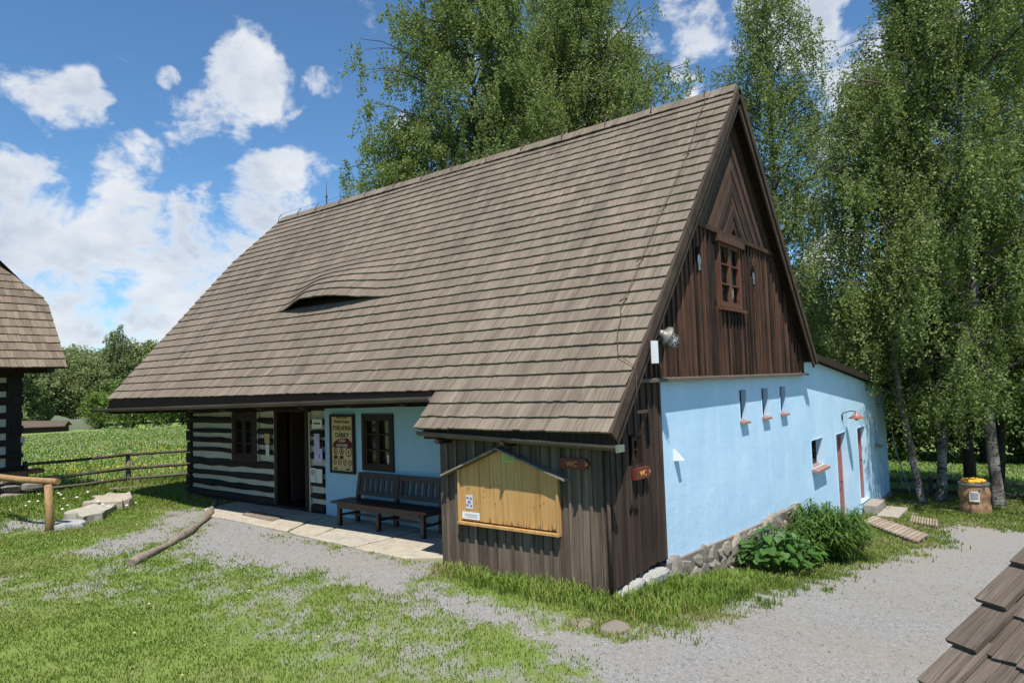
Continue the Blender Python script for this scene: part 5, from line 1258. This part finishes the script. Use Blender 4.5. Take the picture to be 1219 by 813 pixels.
def birch(seed, H, R, cb, nleaf, leaf=.075, lean=(0, 0), dens_top=1.0, strand=(.5, 1.9), crownpow=.8, thick=1.0):
    """weeping birch: white stem, ascending limbs, hanging strings of small leaves"""
    rng = np.random.default_rng(seed); mb = MB(); lb = MB(); n = 16
    tp = []
    for i in range(n + 1):
        f = i / n; tp.append((lean[0] * min(1, f * 3) ** .9 + .10 * math.sin(f * 7 + seed) * f, lean[1] * min(1, f * 3) ** .9 + .10 * math.cos(f * 5 + seed) * f, -.25 + (H + .25) * f))
    r0 = (.0068 * H + .012) * thick
    mb.tube(tp, [r0 * (1.35 if i == 0 else 1) * (1 - .93 * (i / n)) + .008 for i in range(n + 1)], 10, False)
    tpa = np.array(tp)
    def stem(h): return np.array([np.interp(h, tpa[:, 2], tpa[:, k]) for k in range(3)])
    tips = []; nb = int(30 + H * 2.6); az = rng.uniform(0, 6)
    for i in range(nb):
        f = (i + rng.uniform(0, 1)) / nb; h = cb + (H * .985 - cb) * f ** .92; az += 2.4 + rng.normal() * .25
        prof = (math.sin(PI * min(1, (.16 + .84 * f) ** crownpow)) ** .75) * .95 + .08
        L = R * prof * rng.uniform(.65, 1.12)
        up = .40 + .5 * f
        pts = limb(lb, stem(h), (math.cos(az), math.sin(az), up), L * 1.15, .008 + .013 * L, rng, 6, .42, .03, .08, 5)
        for j, p in enumerate(pts[1:], 1):
            if j >= 2: tips.append((p, .55 + .45 * j / 6, L))
            if j in (2, 3, 4) and L > .8:
                for _ in range(2):
                    dv = np.array(pts[j]) - np.array(pts[j - 1]); dv /= np.linalg.norm(dv); sd_ = rng.normal(size=3) * .75; sd_[2] *= .4
                    q = limb(lb, p, dv + sd_, L * rng.uniform(.25, .5), .006 + .004 * L, rng, 4, .55, 0, .1, 4)
                    tips += [(k, .9, L) for k in q[1:]]
    for h in np.linspace(H * .9, H * 1.0, 5): tips.append((stem(h), .5, .4))
    W = np.array([t[1] * (.35 + min(t[2], 2.5)) for t in tips]); W /= W.sum()
    T = np.array([t[0] for t in tips])
    per = 38; ns = max(40, nleaf // per)
    idx = rng.choice(len(T), ns, p=W)
    base_ = T[idx] + rng.normal(size=(ns, 3)) * np.array([.16, .16, .12])
    ln = rng.uniform(strand[0], strand[1], ns) * rng.uniform(.5, 1, ns)
    low = np.clip((base_[:, 2] - (cb - 1.4)) / 2.0, .25, 1); ln *= low
    drift = rng.normal(size=(ns, 2)) * .16
    t = rng.uniform(0, 1, (ns, per)) ** .85
    P = base_[:, None, :] + np.stack([drift[:, 0:1] * t, drift[:, 1:2] * t, -ln[:, None] * t], -1) + rng.normal(size=(ns, per, 3)) * np.array([.05, .05, .03])
    P = P.reshape(-1, 3)
    V, F = leaf_quads(P, leaf, rng, .9)
    rs = np.repeat(rng.uniform(0, 1, ns), per) * .65 + rng.uniform(0, .35, ns * per)
    return (mb, lb), V, F, rs
def broad(seed, H, R, cb, nleaf, leaf=.13, clump=.55, nb=46, flat_=1.0):
    rng = np.random.default_rng(seed); mb = MB(); n = 10
    tp = [(.12 * math.sin(i * .8 + seed), .12 * math.cos(i * .6 + seed) - .12, -.3 + (H * .86 + .3) * i / n) for i in range(n + 1)]
    mb.tube(tp, [(.016 * H + .03) * (1 - .9 * i / n) + .01 for i in range(n + 1)], 9, False); tpa = np.array(tp)
    cl = []; az = 0
    for i in range(nb):
        f = (i + .5) / nb; h = cb + (H * .84 - cb) * f; az += 2.4 + rng.normal() * .3
        o = np.array([np.interp(h, tpa[:, 2], tpa[:, k]) for k in range(3)])
        L = R * (math.sin(PI * (.14 + .80 * f)) ** .6) * rng.uniform(.6, 1.1)
        pts = limb(mb, o, (math.cos(az), math.sin(az), .35 + .9 * f), L, .012 + .02 * L, rng, 5, .1, .02, .1, 5)
        for j in (2, 3, 4, 5):
            for _ in range(2 if j > 3 else 1): cl.append(np.array(pts[j]) + rng.normal(size=3) * clump * .45)
    cl.append(tpa[-1]); cl = np.array(cl); k = len(cl); per = max(6, nleaf // k)
    sz = rng.uniform(.55, 1.25, k) * clump
    dirs = rng.normal(size=(k, per, 3)); dirs /= np.linalg.norm(dirs, axis=2)[:, :, None]
    rad = rng.uniform(.25, 1, (k, per, 1)) ** .5
    P = cl[:, None, :] + dirs * rad * sz[:, None, None] * np.array([1, 1, .72 * flat_])
    P = P.reshape(-1, 3); V, F = leaf_quads(P, leaf, rng, .3, .7)
    rs = np.repeat(rng.uniform(0, 1, k), per) * .55 + rng.uniform(0, .45, k * per)
    return mb, V, F, rs
def make_tree(name, label, cat, geo, leafm, barkm, loc, rz=0.0, group=None, sc_=1.0):
    mb, V, F, rs = geo
    o = thing(name, label, cat, loc, rz, group); o.scale = (sc_, sc_, sc_)
    if isinstance(mb, tuple): mb[1].build('branches', M['bark_limb'], o); mb = mb[0]
    mb.build('trunk', barkm, o); link('crown', np_mesh('crown', V, F, [leafm], rs), o)
    return o
def again(src, label, loc, rz, sc_=1.0, sz=None):
    o = copy_tree(src); o.location = loc; o.rotation_euler = (0, 0, rz); o.scale = (sc_, sc_, sz or sc_); o['label'] = label
    return o
G1, G2, G3 = 'birches at the right of the house', 'birches behind the house', 'trees across the meadow'
def gl_(x, y): return (x, y, tz(x, y) - .05)
DB = M['bark']; B, BB = M['birch_leaf'], M['bark_birch']
t1 = make_tree('birch_tree', 'slender birch with a leaning stem, nearest the blue annex corner', 'tree', birch(1, 12.8, 2.7, 2.7, 80000, .08, lean=(-.42, .5)), B, BB, gl_(14.11, -1.02), 0, G1)
t2 = make_tree('birch_tree', 'straight birch just right of the leaning one', 'tree', birch(2, 17.5, 2.5, 3.1, 90000, .08, lean=(.35, -.3), thick=.95), B, BB, gl_(14.85, -1.32), 0, G1)
t3 = make_tree('birch_tree', 'thick-stemmed birch standing against the barrel', 'tree', birch(3, 18.0, 3.7, 3.0, 105000, .08, lean=(-.15, .2), thick=1.05), B, BB, gl_(14.6, -2.68), 0, G1)
again(t2, 'birch at the right edge of the photo, behind the barrel', gl_(17.6, -4.6), 2.1, 1.0)
g1 = make_tree('birch_tree', 'tall birch with white forked stem rising beside the gable', 'tree', birch(5, 19.5, 2.8, 4.6, 85000, .085, lean=(.4, -.6), strand=(.8, 2.6), thick=1.3), B, BB, gl_(17.1, 4.1), 0, G2)
c1 = make_tree('birch_tree', 'broad birch behind the middle of the roof ridge', 'tree', birch(6, 18.5, 4.2, 2.6, 185000, .095, lean=(.2, .1), crownpow=1.0, thick=1.3), B, BB, gl_(10.6, 11.9), 0, G2)
c2 = make_tree('birch_tree', 'drooping birch between the broad one and the gable', 'tree', birch(7, 20.5, 4.4, 3.4, 180000, .095, lean=(-.2, .2), crownpow=1.0, strand=(.8, 2.4), thick=1.3), B, BB, gl_(15.9, 10.2), 0, G2)
make_tree('leafy_tree', 'low rounded leafy tree at the left end of the group behind the ridge', 'tree', broad(51, 12.2, 2.7, 3.5, 40000, .10, .60), B, DB, gl_(*at(490, 24)), .8, G2)
again(c1, 'birch standing between the broad and the drooping one, a little behind', gl_(*at(668, 30)), 1.9, 1.0)
again(c2, 'birch filling in behind the drooping one', gl_(19.5, 15.5), 2.2, .95)
again(t1, 'low birch showing just above the ridge near the gable', gl_(19.2, 8.2), 4.0, .66)
D = M['broad_leaf']
d1 = make_tree('alder_tree', 'dark-stemmed leafy tree directly behind the barrel', 'tree', broad(21, 9.0, 2.6, 2.3, 30000, .12, .6), D, DB, gl_(15.9, -1.75), 0, 'dark leafy trees in the grove')
again(d1, 'dark-stemmed leafy tree right behind the thick birch', gl_(16.8, -2.7), 2.0, .95)
again(d1, 'dark leafy tree behind the annex roof corner', gl_(20.5, 4.4), 4.0, .92)
M['backwood_leaf'] = leafmat('backwood_leaves', (.035, .065, .014), (.085, .130, .030))
bw = make_tree('leafy_tree', 'dense leafy tree at the far edge of the right field, seen past the annex corner', 'tree', broad(31, 8.8, 4.2, .7, 26000, .20, .95, 60), M['backwood_leaf'], DB, (*at(1010, 41), -3.3), 0, 'trees along the far edge of the right field')
for i, (px, ds, s, rz, l) in enumerate(((960, 47, 1.0, 1, 'dense leafy tree of the far field edge hidden mostly by the gable'), (1062, 43, .85, 2, 'dense leafy tree of the far field edge between annex and leaning birch'), (1110, 46, 1.05, 3, 'dense leafy tree of the far field edge behind the leaning birch stems'), (1160, 42, .9, 4, 'dense leafy tree of the far field edge straight behind the barrel'), (1205, 44, 1.0, 5, 'dense leafy tree of the far field edge right of the barrel'), (1250, 42, .95, 6, 'dense leafy tree of the far field edge at the right frame edge'), (1300, 45, 1.1, .5, 'dense leafy tree of the far field edge beyond the right frame edge'))):
    x, y = at(px, ds); again(bw, l, (x, y, tz(x, y) - .1), rz, s)
# trees across the meadow
f1 = make_tree('leafy_tree', 'rounded mid-green tree next to the hut wall across the meadow', 'tree', broad(41, 8.8, 3.9, .8, 15000, .26, .95, 50), M['far_leaf'], DB, (*at(42, 98), -1.9), 0, G3)
f2 = make_tree('birch_tree', 'tall pale birch above the other trees across the meadow', 'tree', birch(42, 12.8, 2.7, 2.2, 15000, .19), M['far_leaf'], BB, (*at(141, 100), -1.9), 0, G3)
f3 = make_tree('leafy_tree', 'bright spring-green bushy tree below the gutter end across the meadow', 'tree', broad(43, 4.6, 2.7, .4, 9000, .20, .7, 36), M['spring_leaf'], DB, (*at(158, 78), -1.7), 0, G3)
for s_, px, ds, sc_, rz, l in ((f1, 12, 95, 1.05, 1.0, 'mid-green tree half behind the log hut across the meadow'), (f1, 72, 101, 1.10, 2.0, 'mid-green tree above the covered stack across the meadow'), (f1, 100, 99, .96, 3.2, 'mid-green tree above the blue cart across the meadow'), (f1, 124, 104, 1.10, 4.4, 'mid-green tree left of the tall pale birch across the meadow'),
                              (f1, 172, 102, 1.18, 5.0, 'mid-green tree right of the tall pale birch across the meadow'), (f1, 205, 100, 1.1, .4, 'mid-green tree behind the gutter near the house corner'), (f1, 235, 101, 1.1, 2.8, 'mid-green tree hidden behind the log wall corner'), (f1, 265, 105, 1.1, 3.8, 'mid-green tree hidden behind the house front'),
                              (f3, 190, 76, .95, 1.4, 'bright spring-green bush in the middle of the row under the gutter'), (f3, 218, 77, 1.05, 3.4, 'bright spring-green bush touching the log wall corner'), (f3, 120, 88, .8, 5.1, 'small spring-green bush beside the blue cart'), (f2, 86, 108, .86, 2.0, 'thin pale birch showing between the rounded trees across the meadow'), (f3, 240, 80, 1.1, .9, 'spring-green bush hidden behind the log wall')):
    x, y = at(px, ds); again(s_, l, (x, y, tz(x, y) - .1), rz, sc_)
# hedge-like far wood closing the horizon all round
rng = np.random.default_rng(77); P = []
for a in np.linspace(0, 2 * PI, 260, endpoint=False):
    ds = 150 + 14 * math.sin(a * 9); x, y = CAM[0] + ds * math.cos(a), CAM[1] + ds * math.sin(a); h = 7.5 + 2.2 * math.sin(a * 23) + rng.uniform(-1, 1)
    q = rng.normal(size=(150, 3)) * np.array([2.2, 2.2, 0]); q[:, 2] = rng.uniform(0, 1, 150) ** .8 * h * (1 - .04 * (q[:, 0] ** 2 + q[:, 1] ** 2) / 2); P.append(q + np.array([x, y, tz(x, y) - .3]))
V, F = leaf_quads(np.concatenate(P), .95, rng, 0, .8)
o = link('far_woods', np_mesh('far_woods', V, F, [M['far_leaf']], rng.uniform(0, 1, len(F))), None, 'stuff'); tag(o, 'distant wood closing the horizon beyond the meadow', 'woods')

# ------------------------------------------------------------------ plants at the wall
def big_leaf_plant(name, label, cx, cy, n, h, spread, size, seed):
    rng = np.random.default_rng(seed); rr = random.Random(seed); z0 = tz(cx, cy); o = thing(name, label, 'plant', (cx, cy, z0)); mb = MB(); ms = MB()
    for i in range(n):
        a = rr.uniform(0, 2 * PI); rad = spread * math.sqrt(rr.uniform(0, 1)); bx, by = rad * math.cos(a) * 1.25, rad * math.sin(a) * .62
        zz = tz(cx + bx, cy + by) - z0; top = h * (1 - .55 * (rad / spread) ** 2) * rr.uniform(.55, 1.08); s = size * rr.uniform(.6, 1.2)
        yaw = a + rr.uniform(-.9, .9); pitch = rr.uniform(-.75, .15); roll = rr.uniform(-.5, .5)
        Mx = Matrix.Rotation(yaw, 3, 'Z') @ Matrix.Rotation(-pitch, 3, 'Y') @ Matrix.Rotation(roll, 3, 'X'); p = Vector((bx, by, zz + top))
        out = [(0, .0), (-.14, .26), (-.04, .46), (.22, .50), (.50, .40), (.78, .20), (1.0, 0)]
        vs = [p]; 
        for x, w_ in out[1:]: vs += [p + Mx @ Vector((x * s, w_ * s, .10 * s * (1 - w_) - .20 * s * x * x + rr.uniform(-.03, .03) * s)), p + Mx @ Vector((x * s, 0, -.20 * s * x * x)), p + Mx @ Vector((x * s, -w_ * s, .10 * s * (1 - w_) - .20 * s * x * x + rr.uniform(-.03, .03) * s))]
        fs = [(0, 2, 1), (0, 3, 2)]
        for k in range(5): q = 1 + 3 * k; fs += [(q, q + 1, q + 4, q + 3), (q + 1, q + 2, q + 5, q + 4)]
        mb.add(vs, fs, rr.random(), 0, True)
        ms.tube([(bx * .6, by * .6, zz - .02), (bx * .8, by * .8, zz + top * .6), p], .007, 4, False)
    mb.build('leaves', M['plant_leaf'], o); ms.build('stems', M['plant_leaf'], o); return o
big_leaf_plant('burdock_plant', 'low clump of broad burdock-like leaves against the rubble plinth', 2.75, -.50, 240, .66, .80, .12, 3)
big_leaf_plant('burdock_plant', 'smaller clump of broad leaves squeezed between the burdock and the feathery shrub', 3.6, -.62, 100, .52, .45, .10, 4)
def lance_shrub(cx, cy, h, sx, sy, nst, seed):
    rng = np.random.default_rng(seed); z0 = tz(cx, cy); o = thing('lance_leaved_shrub', 'rounded bright green shrub with narrow pointed leaves beside the annex doors', 'shrub', (cx, cy, z0)); P = []; Dv = []; ms = MB()
    for i in range(nst):
        a = rng.uniform(0, 2 * PI); r = math.sqrt(rng.uniform(0, 1)); bx, by = .8 * sx * r * math.cos(a), .8 * sy * r * math.sin(a); H_ = h * (1 - .45 * r * r) * rng.uniform(.75, 1.08)
        tip = np.array([bx * 1.3 + rng.normal() * .08, by * 1.3 + rng.normal() * .08, H_]); b0 = np.array([bx * .7, by * .7, tz(cx + bx, cy + by) - z0])
        ms.tube([b0, (b0 + tip) / 2 + np.array([0, 0, .05]), tip], .006, 4, False)
        for k in range(26):
            f = .25 + .75 * (k / 25) ** .8; P.append(b0 + (tip - b0) * f); az = k * 2.4 + i; Dv.append((math.cos(az), math.sin(az), rng.uniform(-.55, .35)))
    P = np.array(P); Dv = np.array(Dv) + rng.normal(size=(len(P), 3)) * .15; Dv /= np.linalg.norm(Dv, axis=1)[:, None]
    u = np.cross(Dv, [0, 0, 1.0]); u /= np.linalg.norm(u, axis=1)[:, None]; s = rng.uniform(.12, .22, len(P))[:, None]
    V = np.stack([P, P + Dv * s * .4 + u * s * .085, P + Dv * s - np.array([0, 0, .25]) * s, P + Dv * s * .4 - u * s * .085], 1).reshape(-1, 3)
    link('leaves', np_mesh('leaves', V, np.arange(len(V)).reshape(-1, 4), [M['lance_leaf']], np.repeat(rng.uniform(0, 1, nst), 26)), o); ms.build('stems', M['lance_leaf'], o); return o
lance_shrub(4.9, -.68, .98, .98, .62, 210, 8)

# ------------------------------------------------------------------ grass
def grass(name, label, n, region, hfun, wid, matx, seed, keep, cat='grass', bend=.45):
    """n candidate roots inside region, kept with probability keep(x, y); one tapering bent blade each"""
    rng = np.random.default_rng(seed)
    x = rng.uniform(region[0], region[1], n); y = rng.uniform(region[2], region[3], n)
    k = rng.uniform(0, 1, n) < keep(x, y); x, y = x[k], y[k]; m_ = len(x)
    z = terrain(x, y); h = hfun(x, y) * rng.uniform(.55, 1.25, m_)
    a = rng.uniform(0, 2 * PI, m_); b = rng.uniform(.1, 1, m_) * bend; wv = rng.uniform(.6, 1.3, m_) * wid(x, y)
    dx, dy = np.cos(a), np.sin(a); px_, py_ = -dy * wv, dx * wv
    p0 = np.stack([x - px_, y - py_, z - .01], 1); p1 = np.stack([x + px_, y + py_, z - .01], 1)
    mx_, my_ = x + dx * h * b * .35, y + dy * h * b * .35; mz = z + h * .62
    p2 = np.stack([mx_ + px_ * .8, my_ + py_ * .8, mz], 1); p3 = np.stack([mx_ - px_ * .8, my_ - py_ * .8, mz], 1)
    t = np.stack([x + dx * h * b, y + dy * h * b, z + h * (1 - .25 * b)], 1)
    V = np.stack([p0, p1, p2, p3, t, t + np.stack([px_, py_, py_ * 0], 1) * .15], 1).reshape(-1, 3); i = np.arange(m_)[:, None] * 6
    F = np.concatenate([i + np.array([[0, 1, 2, 3]]), i + np.array([[3, 2, 5, 4]])], 0)
    r = np.clip(rng.uniform(0, 1, m_) * .62 + 1.15 * (fbm(x * .8, y * .8, 12) - .5) + .19, 0, 1)
    o = link(name, np_mesh(name, V, F, [matx], np.concatenate([r, r])), None, 'stuff'); return tag(o, label, cat)
def dist(x, y): return np.hypot(x - CAM[0], y - CAM[1])
def inview(x, y):
    vx, vy = x - CAM[0], y - CAM[1]; f = vx * FW[0] + vy * FW[1]; s = vx * RT[0] + vy * RT[1]
    return (f > .5) & (np.abs(s) < f * .95 + 1.5)
def free(x, y):
    """nothing grows under the house, the slabs or the hut"""
    house = (x > 0) & (y > 0) & (y < 11.7); house |= (x > -1.40) & (x < .1) & (y > 0) & (y < 9.2) & (x > -1.42); house |= (x > -1.4) & (y > 0) & (y < 2.45); house |= (x > 6) & (x < 15.3) & (y > 0) & (y < 7); house |= (x < -2.2) & (y > 14.7)
    return ~house
bladew = lambda x, y: .0022 + .00042 * dist(x, y)
def lawn_keep(x, y):
    g = gravel_at(x, y); d = dist(x, y); return np.where(free(x, y) & inview(x, y), np.clip(1 - g * 1.04, 0, 1) ** 1.15 * np.clip(9.0 / d, .25, 1.0) * np.clip(1.9 * fbm(x * 3.2, y * 3.2, 6) - .12, .12, 1), 0)
def lawn_h(x, y): return .014 + .036 * fbm(x * .9, y * .9, 2) ** 1.3 + .06 * ss(10.2, 11.5, y) + .12 * ss(13.5, 14.6, y)
grass('lawn_grass', 'short bright lawn grass in front of the house', 620000, (-9, 3, -3, 15.5), lawn_h, bladew, M['blade'], 5, lawn_keep)
grass('verge_grass', 'grass strip along the blue wall and round the birches', 240000, (-2.4, 17.5, -6, 0.0), lambda x, y: .035 + .06 * fbm(x * 1.4, y * 1.4, 8), bladew, M['blade_dry'], 6, lambda x, y: np.where(inview(x, y), np.clip(1 - gravel_at(x, y) * 1.15, 0, 1) * .9 * np.clip(15 / dist(x, y), .3, 1), 0))
def tuft_keep(x, y):
    a = sdist(x, y, [(-1.50, 2.45), (-1.42, -.05), (-.4, -.12), (1.6, -.15), (1.6, -.75), (-.4, -.95), (-1.75, -.72), (-2.0, .3), (-1.85, 1.6), (-1.75, 2.3)])
    return ss(-.10, .12, a + (fbm(x * 5, y * 5, 4) - .5) * .25) * .95
grass('long_grass', 'longer lush grass growing along the foot of the shed', 36000, (-2.2, 1.8, -1.1, 2.6), lambda x, y: .085 + .08 * fbm(x * 3, y * 3, 3), lambda x, y: .0055 + 0 * x, M['blade'], 7, tuft_keep, bend=.8)
def mead_keep(x, y):
    d = dist(x, y); return np.where(inview(x, y) & (d < 75), np.clip(20 / d, .12, 1) * .9, 0)
grass('meadow_grass', 'tall flowering grass of the meadow behind the fence', 330000, (-9, 30, 14.9, 66), lambda x, y: .16 + .12 * fbm(x * .5, y * .5, 2), lambda x, y: .004 + .0006 * dist(x, y), M['blade_meadow'], 8, lambda x, y: np.where((x < -2.2) & (y < 19.2), 0, mead_keep(x, y)))
grass('field_grass', 'sunlit grass of the field behind the birches', 130000, (16.4, 42, -16, 14), lambda x, y: .12 + .1 * fbm(x * .5, y * .5, 2), lambda x, y: .005 + .0007 * dist(x, y), M['blade_meadow'], 9, lambda x, y: np.where(inview(x, y), np.clip(24 / dist(x, y), .2, 1) * .8, 0))
def flowers(name, label, n, region, keep, size, col, hz, seed):
    rng = np.random.default_rng(seed); x = rng.uniform(region[0], region[1], n); y = rng.uniform(region[2], region[3], n); k = rng.uniform(0, 1, n) < keep(x, y); x, y = x[k], y[k]; m_ = len(x)
    z = terrain(x, y) + hz * rng.uniform(.6, 1.15, m_); s = size * rng.uniform(.7, 1.3, m_) * (1 + dist(x, y) * .012)
    oc = np.array([(1, 0, 0), (0, 1, 0), (-1, 0, 0), (0, -1, 0), (0, 0, .75), (0, 0, -.5)]); V = (np.stack([x, y, z], 1)[:, None, :] + oc[None] * s[:, None, None]).reshape(-1, 3)
    tri = np.array([(0, 1, 4), (1, 2, 4), (2, 3, 4), (3, 0, 4), (1, 0, 5), (2, 1, 5), (3, 2, 5), (0, 3, 5)]); F = (np.arange(m_)[:, None, None] * 6 + tri[None]).reshape(-1, 3)
    o = link(name, np_mesh(name, V, F, [flat(name, col, .8, .2, 0, .15)], None), None, 'stuff'); return tag(o, label, 'flowers')
patch = lambda x, y, s, a: ss(a, a + .22, fbm(x * .22, y * .45, s))
out_ = lambda x, y: ~((x < -1.9) & (y < 19.2))
flowers('dandelions', 'yellow dandelions scattered over the meadow', 16000, (-9, 26, 15.2, 62), lambda x, y: np.where(inview(x, y) & out_(x, y), .05 + 1.0 * patch(x, y, 1, .34) * ss(34, 17, y), 0), .018, (.62, .42, .015), .24, 31)
flowers('dandelion_clocks', 'white dandelion seed heads scattered over the meadow', 22000, (-9, 28, 15.2, 66), lambda x, y: np.where(inview(x, y) & out_(x, y), .05 + .22 * patch(x, y, 5, .42), 0), .015, (.55, .55, .47), .28, 32)
flowers('daisies', 'pale seed heads in the field behind the birches', 5000, (17, 40, -14, 12), lambda x, y: np.where(inview(x, y), .2, 0), .018, (.45, .45, .33), .2, 33)
flowers('lawn_clocks', 'few white seed heads in the long grass by the hut', 60, (-6, -1.6, 10.4, 14.4), lambda x, y: np.where(free(x, y) & (gravel_at(x, y) < .2), 1, 0), .026, (.6, .6, .52), .2, 34)
flowers('lawn_dandelions', 'few yellow and pale flower heads low in the lawn', 90, (-8, -2, -1, 9), lambda x, y: np.where(gravel_at(x, y) < .3, .8, 0), .012, (.55, .50, .2), .06, 35)
# loose pebbles
def pebbles(n, seed):
    rng = np.random.default_rng(seed); d = 2.5 + rng.uniform(0, 1, n) ** 1.2 * 13; a = rng.uniform(-.75, .75, n)
    fx_, fy_ = FW[0] / math.hypot(FW[0], FW[1]), FW[1] / math.hypot(FW[0], FW[1]); x = CAM[0] + d * (fx_ * np.cos(a) + fy_ * np.sin(a)); y = CAM[1] + d * (fy_ * np.cos(a) - fx_ * np.sin(a))
    k = (gravel_at(x, y) > .45) & free(x, y); x, y = x[k], y[k]; m_ = len(x); s = .004 + .011 * rng.uniform(0, 1, m_) ** 6; s *= (1 + d[k] * .03)
    oc = np.array([(1, 0, 0), (.2, 1, 0), (-1, .1, 0), (-.1, -1, 0), (0, 0, .7), (0, 0, -.5)]); ca, sa = np.cos(rng.uniform(0, 6.3, m_)), np.sin(rng.uniform(0, 6.3, m_))
    v = oc[None] * s[:, None, None] * rng.uniform(.7, 1.3, (m_, 6, 1)); V = np.stack([x[:, None] + v[..., 0] * ca[:, None] - v[..., 1] * sa[:, None], y[:, None] + v[..., 0] * sa[:, None] + v[..., 1] * ca[:, None], terrain(x, y)[:, None] + v[..., 2] + s[:, None] * .15], -1).reshape(-1, 3)
    tri = np.array([(0, 1, 4), (1, 2, 4), (2, 3, 4), (3, 0, 4), (1, 0, 5), (2, 1, 5), (3, 2, 5), (0, 3, 5)]); F = (np.arange(m_)[:, None, None] * 6 + tri[None]).reshape(-1, 3)
    M['pebble'] = stone('pebbles', (.13, .125, .12), (.23, .225, .215), (.36, .355, .345))
    tag(link('gravel', np_mesh('gravel', V, F, [M['pebble']], np.repeat(rng.uniform(0, 1, m_), 8)), None, 'stuff'), 'loose grey gravel on the paths round the house', 'gravel')
pebbles(70000, 3)
